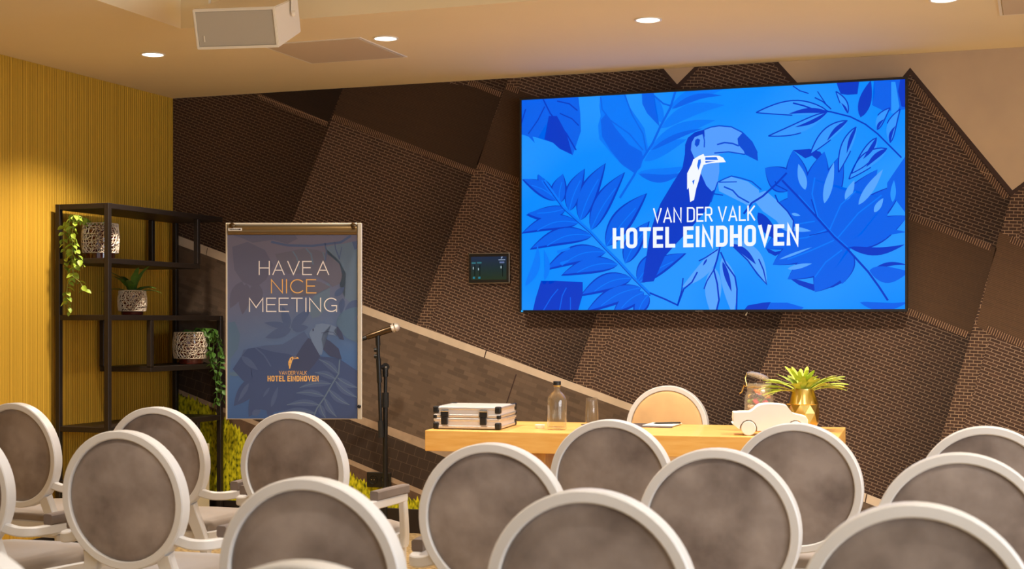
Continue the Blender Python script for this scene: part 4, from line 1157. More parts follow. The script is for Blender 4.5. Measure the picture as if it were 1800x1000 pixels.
pp.add('printed_leaf', [Q2(*lens((1060, 110), (1280, -60), 120)), Q2((1060, 100), (1260, 60), (1260, 280), (1150, 230), (1090, 160)), Q2((60, 900), (60, 90), (120, 80), (170, 200), (150, 330), (80, 420)), Q2(*lens((60, 560), (190, 570), 40))], PT)
pp.add('printed_leaf', [Q2((180, 400), (240, 330), (330, 320), (480, 360), (620, 380), (700, 420), (820, 480), (840, 600), (700, 700), (660, 880), (480, 920), (320, 880), (300, 700), (190, 620), (100, 520)), Q2(*lens((330, 600), (110, 860), 150)), Q2(*lens((420, 640), (250, 960), 160)), Q2(*lens((520, 640), (430, 970), 150)), Q2(*lens((600, 640), (620, 960), 170)), Q2((900, 400), (1080, 420), (1260, 540), (1260, 980), (860, 980), (600, 980), (640, 860), (700, 640))], PD)
pp.add('printed_leaf', [Q2(*lens((180, 400), (335, 530), 60)), Q2(*lens((455, 870), (520, 680), 40)), Q2(*lens((280, 940), (360, 900), 60)), Q2(*lens((440, 690), (380, 780), 26)), Q2(*lens((250, 650), (150, 820), 40))] + [Q2(*p) for p in ribbon([(310, 320), (390, 390), (455, 495)], 12)], PM)
fr_l = [((1075, 560), (900, 430)), ((1050, 610), (860, 550)), ((1010, 655), (720, 690)), ((945, 770), (690, 740)), ((900, 850), (600, 850)), ((870, 930), (520, 930)), ((1070, 600), (1255, 690)), ((1050, 630), (1250, 780)), ((990, 710), (1180, 850)), ((950, 790), (1060, 960)), ((910, 850), (960, 970))]
pp.add('printed_palm_frond', [Q2(*lens(a, b, 62, .07)) for a, b in fr_l], PM)
pp.add('printed_palm_frond', sum([[Q2(*q) for q in ribbon(midrib(a, b, .07), 7)] for a, b in fr_l], []) + [Q2(*q) for q in ribbon([(1090, 430), (1080, 560), (1030, 640), (950, 780), (880, 880), (840, 980)], 12)], PS)
pp.add('printed_toucan_body', [Q2((690, 390), (740, 310), (800, 230), (850, 260), (880, 340), (910, 400), (860, 470), (800, 540), (720, 560), (620, 540)), Q2((930, 220), (1000, 260), (1080, 330), (1110, 430), (1000, 400), (930, 330)), Q2((1030, 150), (1070, 125), (1110, 180), (1130, 250), (1090, 240), (1060, 190))], PX)
pp.add('printed_toucan_head', [Q2((806, 190), (830, 150), (860, 135), (868, 105), (930, 97), (1010, 108), (1062, 132), (1036, 165), (1064, 212), (1000, 200), (936, 190), (920, 240), (938, 330), (925, 385), (903, 388), (870, 330), (830, 260))], PL)
pp.add('printed_toucan_head', [Q2(*q) for q in ribbon([(920, 185), (980, 172), (1030, 180), (1060, 212)], 5)] + [Q2((836, 150), (850, 142), (852, 165), (840, 172))], PX)
def pbox(px0_, px1_, pyb, pyt): a = fcp(px0_, pyb); b = fcp(px1_, pyt); return a[0], b[0], a[1], b[1]
pp.add('lettering', text('HAVE A', *pbox(454.8, 578.6, 483.4, 458.6), False, 0.075, gap=0.28, space=0.5), PW, False, 'thin white capitals')
pp.add('lettering', text('NICE', *pbox(476.2, 555.2, 515.6, 490.6), False, 0.075, gap=0.3), PO, False, 'thin gold capitals')
pp.add('lettering', text('MEETING', *pbox(437.6, 593.2, 548.3, 523.2), False, 0.075, gap=0.28), PW, False, 'thin white capitals')
pp.add('lettering', text('VAN DER VALK', *pbox(490.5, 539.3, 658.4, 651.8), True, 0.11, gap=0.21, space=0.42), PO, False, 'small gold hotel name')
pp.add('lettering', text('HOTEL EINDHOVEN', *pbox(470.3, 560, 670.2, 660.2), True, 0.18, gap=0.37, space=0.74), PO, False, 'small gold hotel name')
em0 = [(1330, 668), (1358, 650), (1380, 638), (1405, 628), (1412, 645), (1480, 640), (1520, 642), (1548, 656), (1568, 688), (1500, 692), (1440, 699), (1406, 708), (1392, 740), (1368, 830), (1352, 880), (1335, 965), (1307, 980), (1310, 856), (1285, 890), (1285, 770), (1318, 705), (1345, 672)]
def emq(P): return [fcp(506.8 + (x - 1285) * 0.0665, 626.5 + (y - 628) * 0.0623) for x, y in P]
pp.add('toucan_emblem', [emq(em0)], PO, False, 'gold toucan emblem')
pp.add('emblem_cutout', [emq(P) for P in ([(1418, 653), (1500, 650), (1512, 673), (1416, 672)], [(1416, 680), (1492, 682), (1420, 694)], [(1366, 672), (1384, 666), (1386, 690), (1368, 748), (1358, 715)], [(1322, 826), (1340, 816), (1331, 856)])], PX, False)

# ------------------------------------------------------------------ microphone stand
ms = thing('microphone_stand', 'black boom microphone stand with folded arm standing left of the table', 'microphone stand', (-3.617, 7.78, 0), R(20))
ZM = 8.548
def mp_(px, py, y=0.0): return ((px - 677) * ZM / F, y, EYE + (566 - py) * ZM / F)
bm = NB(); lathe(bm, [(0.13, 0), (0.132, 0.004), (0.125, 0.012), (0.03, 0.022), (0.016, 0.030)], 36); mk('base', bm, M['steel'], ms, 30)
bm = NB(); tube(bm, [(0, 0, 0.02), mp_(677.5, 716)], 0.0145, 14); mk('lower_tube', bm, M['black'], ms, 40)
bm = NB(); tube(bm, [mp_(677.5, 716), mp_(677.5, 690)], 0.020, 14); mk('height_clutch', bm, M['rubber'], ms, 40)
bm = NB(); tube(bm, [mp_(677.5, 690), mp_(678, 655)], 0.0105, 12); mk('upper_tube', bm, M['black'], ms, 40)
bm = NB(); lathe(bm, [(0.023, -0.014), (0.023, 0.014)], 20, Matrix.Translation(mp_(677.5, 645)) @ Matrix.Rotation(R(90), 4, 'X')); tube(bm, [mp_(677.5, 662), mp_(677.5, 645)], 0.017, 12); mk('pivot_clamp', bm, M['black'], ms, 40)
bm = NB(); lathe(bm, [(0.006, 0), (0.006, 0.003)], 10, Matrix.Translation(Vector(mp_(679, 645)) + Vector((0, -0.0142, 0))) @ Matrix.Rotation(R(90), 4, 'X')); mk('pivot_bolt', bm, M['chrome'], ms, 40)
bm = NB(); tube(bm, [mp_(665.5, 606, -0.03), mp_(670, 742, -0.03)], 0.0105, 12); mk('boom_arm', bm, M['black'], ms, 40)
bm = NB(); tube(bm, [mp_(670, 739, -0.03), mp_(671, 768, -0.03)], 0.0165, 14); mk('counterweight', bm, M['rubber'], ms, 40)
bm = NB(); tube(bm, [mp_(666.8, 645, -0.0305), mp_(674, 645, -0.012)], 0.012, 10); tube(bm, [mp_(666.2, 630, -0.03), mp_(668, 672, -0.03)], 0.0145, 12); mk('boom_grip', bm, M['black'], ms, 40)
for py in (615, 626):
    bm = NB(); lathe(bm, [(0.012, -0.008), (0.012, 0.008)], 12, Matrix.Translation(mp_(661, py, -0.03)) @ Matrix.Rotation(R(90), 4, 'Y')); mk('thumb_screw', bm, M['black'], ms, 40)
bm = NB(); tube(bm, [mp_(665.5, 607, -0.03), mp_(665, 592, -0.03), mp_(667, 584, -0.03)], [0.014, 0.012, 0.017] and 0.014, 12); mk('microphone_clip', bm, M['black'], ms, 40)
mic = thing('microphone', 'handheld microphone with silver head resting in the stand clip', 'microphone', tuple(ms.location), R(20))
a = Vector(mp_(633, 597, -0.03)); b = Vector(mp_(699, 574.5, -0.03))
d = (b - a); Lm = d.length; rot = d.to_track_quat('Z', 'Y').to_matrix().to_4x4()
mm = Matrix.Translation(a) @ rot
bm = NB(); lathe(bm, [(0.009, 0), (0.013, 0.004), (0.0135, 0.04), (0.0115, 0.044)], 20, mm); mk('tail_cap', bm, M['black'], mic, 40)
bm = NB(); lathe(bm, [(0.0135, 0.044), (0.0165, 0.05), (0.019, Lm * 0.80), (0.021, Lm * 0.86)], 20, mm); mk('handle', bm, pm('mic_bronze', (84, 66, 46), 0.25, metal=0.7), mic, 40)
bm = NB(); lathe(bm, [(0.022, Lm * 0.85), (0.0245, Lm * 0.88), (0.0255, Lm * 0.94), (0.024, Lm * 1.0), (0.016, Lm * 1.05), (0.004, Lm * 1.065)], 24, mm); mk('head_grille', bm, pm('mic_mesh', (226, 214, 204), 0.35, metal=0.5, bump=0.5, bscale=700), mic, 40)
bm = NB(); lathe(bm, [(0.0262, Lm * 0.925), (0.0262, Lm * 0.95)], 24, mm); mk('grille_band', bm, M['chrome'], mic, 40)

# ------------------------------------------------------------------ the table
TA = R(4.5)
TH = 0.76
table = thing('table', 'light oak table with a thick top in front of the screen', 'table', (-2.76, 6.38, 0), TA)
TL_, TD = 1.905, 0.72
bm = NB(); box(bm, 0, TL_, 0, TD, TH - 0.098, TH, 0.004, 2); mk('tabletop', bm, M['wood'], table)
for x in (0.42, TL_ - 0.55):
    bm = NB(); box(bm, x, x + 0.13, 0.14, 0.58, 0.03, TH - 0.0985, 0.004); mk('leg', bm, M['wood_leg'], table)
    bm = NB(); box(bm, x - 0.06, x + 0.19, 0.06, 0.66, 0.0, 0.0305, 0.004); mk('foot', bm, M['wood_leg'], table)
def tab(u, v):
    return (table.location.x + u * math.cos(TA) - v * math.sin(TA), table.location.y + u * math.sin(TA) + v * math.cos(TA), TH)

# aluminium case
cs = thing('aluminium_case', 'small silver aluminium case with black corners on the table', 'case', (-2.749, 6.459, TH + 0.004), R(6.9))
cw, cd, ch = 0.326, 0.345, 0.102
zs = 0.052
bm = NB(); box(bm, 0.004, cw - 0.004, 0.004, cd - 0.004, 0.0, zs - 0.001, 0.004, 2); body = mk('lower_shell', bm, M['grey_panel'], cs)
bm = NB(); box(bm, 0.004, cw - 0.004, 0.004, cd - 0.004, zs, ch, 0.004, 2); lid = mk('lid', bm, M['grey_panel'], cs)
def edge_rails(par, z0, z1, zA, zB):
    bm = NB()
    for z in (zA, zB):
        box(bm, 0.0, cw, 0.0, 0.008, z, z + 0.014, 0.003, 2); box(bm, 0.0, cw, cd - 0.008, cd, z, z + 0.014, 0.003, 2)
        box(bm, 0.0, 0.008, 0.008, cd - 0.008, z, z + 0.014, 0.003, 2); box(bm, cw - 0.008, cw, 0.008, cd - 0.008, z, z + 0.014, 0.003, 2)
    mk('edge_rail', bm, M['alu'], par)
edge_rails(body, 0, zs, 0.0, zs - 0.016)
edge_rails(lid, zs, ch, zs + 0.002, ch - 0.013)
for x in (0, cw):
    for y in (0, cd):
        for z, hh_ in ((-0.003, 0.032), (ch - 0.030, 0.034), (zs - 0.006, 0.02)):
            sx, sy = (1 if x == 0 else -1), (1 if y == 0 else -1)
            bm = NB()
            xa_, xb_ = sorted((x - sx * 0.003, x + sx * (0.026 if z != zs - 0.006 else 0.018))); ya_, yb_ = sorted((y - sy * 0.003, y + sy * (0.026 if z != zs - 0.006 else 0.018)))
            box(bm, xa_, xb_, ya_, yb_, z, z + hh_, 0.006, 2)
            mk('corner_cap', bm, M['black'], cs)
for x in (0.055, 0.245):
    bm = NB(); box(bm, x - 0.019, x + 0.019, -0.007, 0.0005, zs + 0.002, zs + 0.036, 0.003); lt = mk('latch', bm, M['black'], cs)
    bm = NB(); box(bm, x - 0.016, x + 0.016, -0.009, 0.0005, zs - 0.034, zs + 0.001, 0.003); mk('latch_lever', bm, M['black'], lt)
    bm = NB(); tube(bm, [(x - 0.021, -0.005, zs + 0.004), (x - 0.021, -0.007, zs + 0.03), (x + 0.021, -0.007, zs + 0.03), (x + 0.021, -0.005, zs + 0.004)], 0.0018, 6); mk('latch_wire', bm, M['chrome'], lt)

# water bottle, upturned glass on its coaster, small dish
bt = thing('water_bottle', 'clear glass water bottle with black cap on the table', 'bottle', (-2.184, 6.625, TH))
ro = 0.046
outer = [(0.020, 0.004), (ro - 0.004, 0.0), (ro, 0.006), (ro, 0.140), (ro - 0.004, 0.156), (0.026, 0.174), (0.0165, 0.182), (0.0155, 0.205), (0.0175, 0.207), (0.0175, 0.212)]
inner = [(0.0135, 0.212), (0.0125, 0.184), (0.023, 0.172), (ro - 0.0075, 0.154), (ro - 0.0035, 0.139), (ro - 0.0035, 0.012), (0.020, 0.010)]
bm = NB(); lathe(bm, outer + inner, 40); mk('glass_body', bm, M['glass'], bt, 50)
bm = NB(); lathe(bm, [(0.0185, 0.2125), (0.0185, 0.228), (0.017, 0.230)], 28); mk('cap', bm, M['black'], bt, 40)
bm = NB(); lathe(bm, [(0.0182, 0.2055), (0.0182, 0.2095)], 28); mk('neck_ring', bm, pm('brass', (226, 176, 76), 0.3, metal=0.8), bt, 40)
co = thing('coaster', 'dark round coaster under the upturned glass', 'coaster', (-2.125, 6.985, TH))
bm = NB(); lathe(bm, [(0.050, 0), (0.051, 0.001), (0.050, 0.003)], 36); mk('disc', bm, M['mat_dark'], co, 40)
gl = thing('drinking_glass', 'tall clear drinking glass turned upside down beside the bottle', 'glass', (-2.12, 6.98, TH + 0.003))
bm = NB(); lathe(bm, [(0.033, 0.0), (0.032, 0.06), (0.029, 0.128), (0.026, 0.132), (0.020, 0.131), (0.020, 0.120), (0.0262, 0.118), (0.0298, 0.06), (0.0312, 0.0)], 36, cap0=False, cap1=False)
for r_ in ():
    pass
bm.faces.ensure_lookup_table()
R0 = [v for v in bm.verts if abs(v.co.z - 0.0) < 1e-6]
inn_ = sorted([v for v in R0 if v.co.xy.length < 0.032], key=lambda v: math.atan2(v.co.y, v.co.x)); out_ = sorted([v for v in R0 if v.co.xy.length > 0.032], key=lambda v: math.atan2(v.co.y, v.co.x))
for i in range(len(inn_)):
    j = (i + 1) % len(inn_); bm.faces.new((out_[i], out_[j], inn_[j], inn_[i]))
for zz in (0.131, 0.120):
    vs = sorted([v for v in bm.verts if abs(v.co.z - zz) < 1e-6 and v.co.xy.length < 0.021], key=lambda v: math.atan2(v.co.y, v.co.x))
    bm.faces.new(vs)
mk('glass_wall', bm, M['glass'], gl, 50)
di = thing('small_dish', 'small round white dish beside the water bottle', 'dish', (-2.285, 6.668, TH))
bm = NB(); lathe(bm, [(0.020, 0), (0.022, 0.002), (0.0245, 0.018), (0.023, 0.019), (0.020, 0.006), (0.002, 0.005)], 32); mk('dish', bm, M['toy_white'], di, 40)

# notepad, pen, dark desk mat
mt = thing('desk_mat', 'flat dark brown desk mat under the white notepad', 'desk mat', tab(0.90, 0.565), TA)
bm = NB(); box(bm, -0.17, 0.20, -0.12, 0.13, 0, 0.003, 0.001); mk('mat_sheet', bm, M['mat_dark'], mt)
npd = thing('notepad', 'white notepad lying on the dark desk mat', 'notepad', (tab(1.03, 0.6)[0], tab(1.03, 0.6)[1], TH + 0.003), TA + R(-4))
bm = NB(); box(bm, -0.075, 0.075, -0.105, 0.105, 0, 0.005, 0.001); mk('paper_block', bm, M['paper'], npd)
pn = thing('pen', 'dark ballpoint pen lying across the white notepad', 'pen', (tab(1.05, 0.61)[0], tab(1.05, 0.61)[1], TH + 0.0125), TA + R(28))
bm = NB(); lathe(bm, [(0.0012, 0), (0.004, 0.012), (0.0042, 0.07)], 12, Matrix.Translation((-0.07, 0, 0)) @ Matrix.Rotation(R(90), 4, 'Y')); mk('barrel', bm, M['black'], pn, 40)
bm = NB(); lathe(bm, [(0.0044, 0.07), (0.0044, 0.138), (0.003, 0.141)], 12, Matrix.Translation((-0.07, 0, 0)) @ Matrix.Rotation(R(90), 4, 'Y')); mk('cap', bm, M['black'], pn, 40)
bm = NB(); box(bm, 0.02, 0.066, -0.0015, 0.0015, 0.0046, 0.006); mk('clip', bm, M['chrome'], pn)

# white toy car
car = thing('toy_car', 'white wooden toy car on the table in front of the gold vase', 'toy car', (-1.325, 6.555, TH), R(14))
KC = 5.883; ZC = 6.5
def cc(x, y): return ((x - 100) / KC * ZC / F * 1.02, (862 - y) / KC * ZC / F)
prof = [cc(*p) for p in [(100, 622), (180, 618), (270, 620), (300, 600), (345, 556), (372, 540), (440, 531), (520, 531), (600, 537), (640, 545), (662, 575), (702, 632), (770, 645), (838, 660), (856, 690), (858, 760), (852, 800), (800, 806)]]
def archp(cx, r_):
    return [(cx + r_ * math.cos(R(a_)), 0.033 + r_ * math.sin(R(a_))) for a_ in (-20, 10, 40, 70, 100, 130, 160, 190)]
w1x = cc(252, 0)[0]; w2x = cc(730, 0)[0]
prof += archp(w2x, 0.040) + archp(w1x, 0.040) + [cc(*p) for p in [(150, 790), (90, 745), (84, 735), (105, 730), (95, 690)]]
bm = NB(); prism(bm, prof, 0.0, 0.13)
bmesh.ops.bevel(bm, geom=[e for e in bm.edges if abs(e.verts[0].co.y - e.verts[1].co.y) < 1e-6], offset=0.005, segments=2, affect='EDGES', clamp_overlap=True)
mk('body', bm, M['toy_white'], car, 35)
for wx in (w1x, w2x):
    for y in (-0.006, 0.112):
        bm = NB(); lathe(bm, [(0.030, 0), (0.033, 0.003), (0.033, 0.021), (0.030, 0.024)], 32, Matrix.Translation((wx, y + 0.024, 0.033)) @ Matrix.Rotation(R(90), 4, 'X')); mk('wheel', bm, M['toy_white'], car, 40)
    bm = NB(); tube(bm, [(wx, 0.01, 0.033), (wx, 0.12, 0.033)], 0.006, 8); mk('axle', bm, M['toy_white'], car, 40)

# gold vase with a staghorn fern
vs_ = thing('gold_vase', 'polished gold vase with a diamond-faceted lower half', 'vase', (-1.078, 6.95, TH))
bm = NB()
n = 10
rows = []
for k, (r_, z) in enumerate(((0.058, 0.0), (0.073, 0.040), (0.079, 0.085), (0.075, 0.125))):
    rows.append([bm.verts.new((r_ * math.cos(2 * math.pi * (i + .5 * (k % 2)) / n), r_ * math.sin(2 * math.pi * (i + .5 * (k % 2)) / n), z)) for i in range(n)])
for k in range(3):
    for i in range(n):
        j = (i + 1) % n
        mid = rows[k]; up = rows[k + 1]
        if k % 2 == 0: bm.faces.new((mid[i], mid[j], up[i])); bm.faces.new((mid[j], up[j], up[i]))
        else: bm.faces.new((mid[i], mid[j], up[j])); bm.faces.new((mid[i], up[j], up[i]))
bm.faces.new(list(reversed(rows[0])))
for f in list(bm.faces):
    if len(f.verts) == 3 and f.index % 2 == 0: pass
mk('faceted_base', bm, M['gold'], vs_)
bm = NB(); lathe(bm, [(0.0735, 0.124), (0.076, 0.128), (0.074, 0.133), (0.062, 0.165), (0.053, 0.190), (0.052, 0.198), (0.048, 0.198), (0.048, 0.190), (0.058, 0.16), (0.066, 0.128)], 48, cap0=False, cap1=False); mk('neck', bm, M['gold'], vs_, 40)
fern = thing('staghorn_fern', 'lime green staghorn fern spreading out of the gold vase', 'plant', (-1.078, 6.95, TH + 0.17))
rr = random.Random(21)
def frond(a, up, ln, seed):
    q = random.Random(seed)
    bm = NB()
    def rib3(p0, ang, l, w0, w1, n=5, curl=0.0):
        rows = []
        for k in range(n + 1):
            t = k / n
            x = p0[0] + l * t * math.cos(ang); y = p0[1] + l * t * math.sin(ang)
            w = (w0 + (w1 - w0) * t) * (1.0 if t < .8 else 1 - (t - .8) * 3.2)
            nx, ny = -math.sin(ang) * w, math.cos(ang) * w
            rows.append([(x + nx, y + ny), (x, y), (x - nx, y - ny)])
        def lift(p):
            r_ = p[0]
            z = r_ * math.tan(min(1.35, up)) if up < 1.0 else 0
            th = up - 0.55 * (r_ / ln)
            return Vector((r_ * math.cos(th), p[1], r_ * math.sin(th) + abs(p[1]) * 0.25))
        V_ = [[bm.verts.new(lift(p)) for p in r_] for r_ in rows]
        for k in range(n):
            for j in range(2): bm.faces.new((V_[k][j], V_[k + 1][j], V_[k + 1][j + 1], V_[k][j + 1]))
        return rows[-1][1]
    tip = rib3((0.0, 0), 0, ln * 0.58, 0.007, 0.027)
    for da in (-0.46, -0.16, 0.16, 0.46):
        l = ln * q.uniform(0.34, 0.55)
        e_ = rib3((ln * 0.42 + 0.01 * abs(da), da * 0.045), da + q.uniform(-.08, .08), l, 0.0115, 0.0085)
    o = mk('frond', bm, M['plant_lime'], fern, 80)
    o.location = (0.012 * math.cos(a), 0.012 * math.sin(a), 0); o.rotation_euler = (0, 0, a)
for i, (a, up, ln) in enumerate(((20, .62, .225), (0, .40, .23), (-40, .55, .21), (45, .7, .20), (80, 1.05, .17), (120, .9, .18), (155, .62, .20), (178, .42, .225), (200, .30, .21), (235, .65, .19), (270, .95, .17), (300, .85, .18), (335, .75, .2), (95, 1.3, .16), (260, 1.3, .15))):
    frond(R(a + 20), up + 0.14, ln, 40 + i)

# candy jar with its lid tipped open
jar = thing('candy_jar', 'clip-top glass jar of sweets with its lid tipped open', 'jar', (-1.271, 6.885, TH))
rj = 0.068
bm = NB(); lathe(bm, [(0.060, 0), (rj, 0.006), (rj, 0.160), (rj - 0.008, 0.176), (0.056, 0.186), (0.056, 0.212), (0.059, 0.216), (0.059, 0.222), (0.053, 0.222), (0.051, 0.186), (rj - 0.012, 0.173), (rj - 0.004, 0.157), (rj - 0.004, 0.010), (0.058, 0.006)], 40); mk('glass_body', bm, M['jarglass'], jar, 50)
lm = Matrix.Translation((-0.008, 0.01, 0.246)) @ Matrix.Rotation(R(16), 4, 'Y') @ Matrix.Rotation(R(-8), 4, 'X')
bm = NB(); lathe(bm, [(0.056, 0.0), (0.058, 0.004), (0.056, 0.012), (0.040, 0.022), (0.010, 0.026), (0.010, 0.022), (0.038, 0.018), (0.052, 0.009), (0.050, 0.0)], 36, lm, cap0=False); 
mk('lid', bm, M['jarglass'], jar, 50)
bm = NB(); tube(bm, [(0.0595 * math.cos(2 * math.pi * i / 28), 0.0595 * math.sin(2 * math.pi * i / 28), 0.206) for i in range(28)], 0.0018, 6, True)
mk('wire_ring', bm, M['gold'], jar, 50)
bm = NB(); tube(bm, [(-0.060, 0, 0.206), (-0.070, -0.005, 0.212), (-0.080, -0.008, 0.180), (-0.090, -0.01, 0.174)], 0.0032, 6); tube(bm, [(-0.060, 0.012, 0.206), (-0.068, 0.012, 0.245), (-0.060, 0.014, 0.272)], 0.0024, 6); mk('wire_clasp', bm, M['gold'], jar, 50)
rr = random.Random(5)
cols = {'pink': (250, 110, 150), 'yellow': (250, 214, 90), 'green': (160, 200, 90), 'white': (252, 244, 236), 'orange': (246, 150, 76), 'dark brown': (70, 44, 34)}
cme = {}
for cn, rgb in cols.items():
    bm = NB(); bmesh.ops.create_icosphere(bm, subdivisions=2, radius=0.0115)
    for v in bm.verts: v.co.x *= 1.25; v.co.z *= 0.85
    for s in (-1, 1):
        A = bm.verts.new((s * 0.009, 0, 0)); Bq = [bm.verts.new((s * 0.0165, 0.006 * math.cos(q), 0.006 * math.sin(q))) for q in (0, 1.26, 2.51, 3.77, 5.03)]
        for i in range(5): bm.faces.new((A, Bq[i], Bq[(i + 1) % 5]))
    me = bpy.data.meshes.new('sweet'); bm.to_mesh(me); bm.free(); me.materials.append(pm('wrapper_' + cn.replace(' ', '_'), rgb, 0.3, coat=0.4)); me.shade_smooth()
    cme[cn] = me
names = list(cols)
k = 0
for lvl in range(8):
    for i in range(9 if lvl < 7 else 5):
        if i < 6 or lvl == 7: rad, a = 0.044, i * 2 * math.pi / 6 + lvl * .5
        else: rad, a = 0.017, (i - 6) * 2.1 + lvl
        if lvl == 7: rad = 0.027
        cn = names[(k * 5 + lvl + rr.randrange(2)) % 6]; k += 1
        o = link(bpy.data.objects.new('sweet', cme[cn]))
        o.location = (jar.location.x + rad * math.cos(a), jar.location.y + rad * math.sin(a), TH + 0.020 + lvl * 0.0235 + (0.004 if i > 5 else 0))
        o.rotation_euler = (rr.uniform(-.3, .3), rr.uniform(-.5, .5), a + math.pi / 2 + rr.uniform(-.4, .4))
        tag(o, cn + ' wrapped sweet inside the clip-top glass jar', 'sweet', cn + ' sweets in the glass jar')

# ------------------------------------------------------------------ the chairs
RO, CZ0 = 0.225, 0.703            # ring radius, height of the ring centre
def make_chair():
    t = thing('round_back_armchair', 'x', 'chair', (0, 0, 0), 0, 'white round-back armchairs in rows')
    tilt = Matrix.Translation((0, 0, 0.45)) @ Matrix.Rotation(R(5), 4, 'X') @ Matrix.Translation((0, 0, -0.45))
    # ring
    bm = NB(); n = 64
    pts = [tilt @ Vector(((RO - 0.0135) * math.cos(2 * math.pi * i / n), 0, CZ0 + (RO - 0.0135) * math.sin(2 * math.pi * i / n))) for i in range(n)]
    sweep(bm, pts, 0.0135, 0.024, (0, 1, 0.0), 16, True, cham=0.0035)
    fr_ = mk('back_frame', bm, M['chair_white'], t, 30)
    def disc(y, s, dome):
        bm = NB(); m_ = tilt @ Matrix.Translation((0, y, CZ0)) @ Matrix.Rotation(R(90) * s, 4, 'X')
        lathe(bm, [(0.1995, -0.012), (0.1990, 0.0), (0.195, dome * 0.35), (0.178, dome * 0.62), (0.13, dome * 0.85), (0.06, dome * 0.97), (0.004, dome)], 48, m_)
        return bm
    mk('back_panel', disc(-0.010, 1, 0.010), M['velvet'], t, 60)
    mk('back_cushion', disc(0.008, -1, 0.028), M['beige'], t, 60)
    # rear posts flaring from the ring to the seat
    for s in (-1, 1):
        bm = NB()
        P = spline([tilt @ Vector((s * 0.135, 0.0, CZ0 - 0.168)), Vector((s * 0.142, 0.006, 0.49)), Vector((s * 0.165, 0.012, 0.43)), Vector((s * 0.188, 0.014, 0.37))], 4)
        nn = len(P)
        sweep(bm, P, [0.027 - 0.004 * i / nn for i in range(nn)], 0.0175, (0, 1, 0), 12, cham=0.004)
        mk('back_post', bm, M['chair_white'], t, 30)
    # seat rail (front slightly wider) and cushion
    def seat_outline(g, z):
        o_ = []
        for x, y in ((-0.205, 0.0), (0.205, 0.0), (0.262, 0.34), (0.262, 0.44), (0.20, 0.495), (0.0, 0.51), (-0.20, 0.495), (-0.262, 0.44), (-0.262, 0.34)):
            o_.append(Vector((x * (1 - g / 0.25), 0.02 + y * (1 - g / 0.28) + g * 0.85, z)))
        return o_
    bm = NB()
    for (g0, z0), (g1, z1) in (((0, 0.352), (0, 0.414)), ((0, 0.414), (0.016, 0.420)), ((0.016, 0.420), (0.03, 0.415)), ((0, 0.352), (0.03, 0.352))):
        A = [bm.verts.new(p) for p in seat_outline(g0, z0)]; B = [bm.verts.new(p) for p in seat_outline(g1, z1)]
        for i in range(len(A)):
            j = (i + 1) % len(A); bm.faces.new((A[i], A[j], B[j], B[i]))
    bmesh.ops.remove_doubles(bm, verts=bm.verts, dist=1e-5)
    b2 = [e for e in bm.edges if e.is_boundary]
    bmesh.ops.holes_fill(bm, edges=[e for e in b2 if abs(e.verts[0].co.z - 0.352) < 1e-4], sides=0)
    mk('seat_rail', bm, M['chair_white'], t, 35)
    bm = NB(); prev = None
    for g, z in ((0.012, 0.415), (0.010, 0.436), (0.016, 0.448), (0.035, 0.456), (0.08, 0.462), (0.14, 0.464)):
        A = [bm.verts.new(p) for p in seat_outline(g, z)]
        if prev:
            for i in range(len(A)):
                j = (i + 1) % len(A); bm.faces.new((prev[i], prev[j], A[j], A[i]))
        prev = A
    bm.faces.new(prev)
    mk('seat_cushion', bm, M['cream'], t, 60)
    # arms
    for s in (-1, 1):
        bm = NB()
        P = spline([tilt @ Vector((s * 0.178, 0.0, 0.585)), Vector((s * 0.222, 0.0, 0.570)), Vector((s * 0.262, 0.018, 0.566)), Vector((s * 0.284, 0.065, 0.566)), Vector((s * 0.290, 0.15, 0.566)), Vector((s * 0.291, 0.26, 0.566)), Vector((s * 0.289, 0.365, 0.566))], 5)
        sweep(bm, P, [0.014] * len(P), [0.0165] * len(P), (0, 0, 1), 16, cham=0.004)
        ar = mk('arm', bm, M['chair_white'], t, 30)
        bm = NB()
        P = spline([(s * 0.286, 0.085, 0.600), (s * 0.290, 0.15, 0.601), (s * 0.291, 0.26, 0.601), (s * 0.289, 0.375, 0.599)], 4)
        sweep(bm, P, [0.018] * len(P), [0.0185] * len(P), (0, 0, 1), 16, cham=0.005)
        mk('arm_pad', bm, M['arm_velvet'], ar, 30)
        bm = NB()
        P = spline([(s * 0.289, 0.348, 0.556), (s * 0.290, 0.352, 0.52), (s * 0.284, 0.372, 0.46), (s * 0.275, 0.395, 0.41), (s * 0.268, 0.405, 0.365)], 4)
        sweep(bm, P, [0.013] * len(P), [0.017 + 0.008 * i / len(P) for i in range(len(P))], (0, 1, 0), 12, cham=0.004)
        mk('arm_support', bm, M['chair_white'], t, 30)
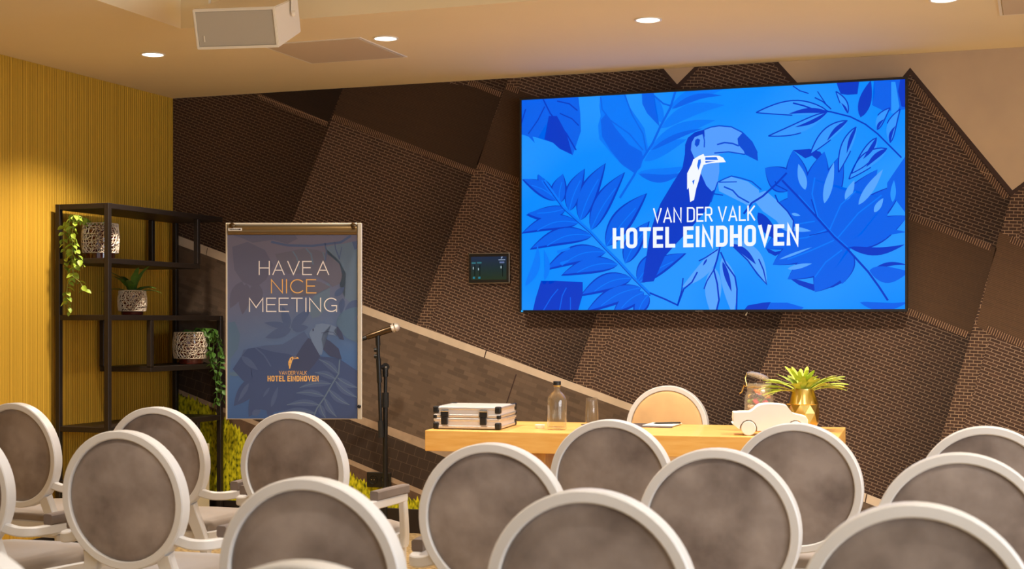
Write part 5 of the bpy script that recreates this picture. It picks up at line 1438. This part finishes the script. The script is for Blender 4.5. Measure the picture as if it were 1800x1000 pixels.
    # legs
    for s in (-1, 1):
        bm = NB(); P = spline([(s * 0.185, 0.035, 0.365), (s * 0.188, 0.015, 0.2), (s * 0.195, -0.035, 0.0)], 4)
        sweep(bm, P, [0.021 - 0.007 * i / 8 for i in range(9)], [0.023 - 0.008 * i / 8 for i in range(9)], (0, 1, 0), 12, sq=4)
        mk('leg', bm, M['chair_white'], t, 50)
        bm = NB(); P = spline([(s * 0.222, 0.465, 0.362), (s * 0.225, 0.47, 0.18), (s * 0.222, 0.472, 0.0)], 4)
        sweep(bm, P, [0.025 - 0.010 * i / 8 for i in range(9)], [0.025 - 0.010 * i / 8 for i in range(9)], (0, 1, 0), 12, sq=4)
        mk('leg', bm, M['chair_white'], t, 50)
    return t
proto = make_chair()
CH = [  # x, y of the backrest, turn in degrees, label
    (-4.125, 5.20, -6, 'white round-back armchair in the far row, nearest the yellow wall'),
    (-3.40, 5.15, 4, 'white round-back armchair in the far row, in front of the shelving unit'),
    (-2.72, 5.05, 0, 'white round-back armchair in the far row, in front of the flip chart'),
    (-1.45, 5.04, 0, 'white round-back armchair in the far row, in front of the table middle'),
    (-0.807, 5.09, 0, 'white round-back armchair in the far row, covering the toy car wheels'),
    (-0.187, 5.14, 0, 'white round-back armchair in the far row, at the right edge of the photo'),
    (-3.47, 4.06, 0, 'white round-back armchair in the middle row, cut off by the left edge'),
    (-2.765, 4.01, 0, 'white round-back armchair in the middle row, left of the aisle, seen whole'),
    (-1.487, 3.955, 0, 'white round-back armchair in the middle row, below the silver case'),
    (-0.845, 4.0, 0, 'white round-back armchair in the middle row, between two nearer chairs right of centre'),
    (-0.214, 4.08, 2, 'white round-back armchair in the middle row, cut off by the right edge'),
    (-1.54, 2.95, 0, 'large blurred round-back armchair in the near row, below the poster'),
    (-0.888, 2.94, 0, 'large blurred round-back armchair in the near row, at the bottom centre'),
    (-0.236, 2.936, 2, 'large blurred round-back armchair in the near row, at the bottom right'),
    (-1.005, 1.92, 0, 'nearest chair, only its white top rim showing at the bottom edge, below the poster'),
    (-1.64, 1.92, 0, 'nearest chair, only its white rim showing in the bottom left corner'),
]
for i, (x, y, a, lab) in enumerate(CH):
    o = proto if i == 0 else copy_tree(proto)
    o.location = (x, y, 0); o.rotation_euler = (0, 0, R(a)); o['label'] = lab
o = copy_tree(proto)
o.location = (-1.925, 7.72, 0); o.rotation_euler = (0, 0, R(180)); o['label'] = 'round-back armchair behind the table, its beige front towards the camera'
o['group'] = 'white round-back armchairs in rows'
del o['group']
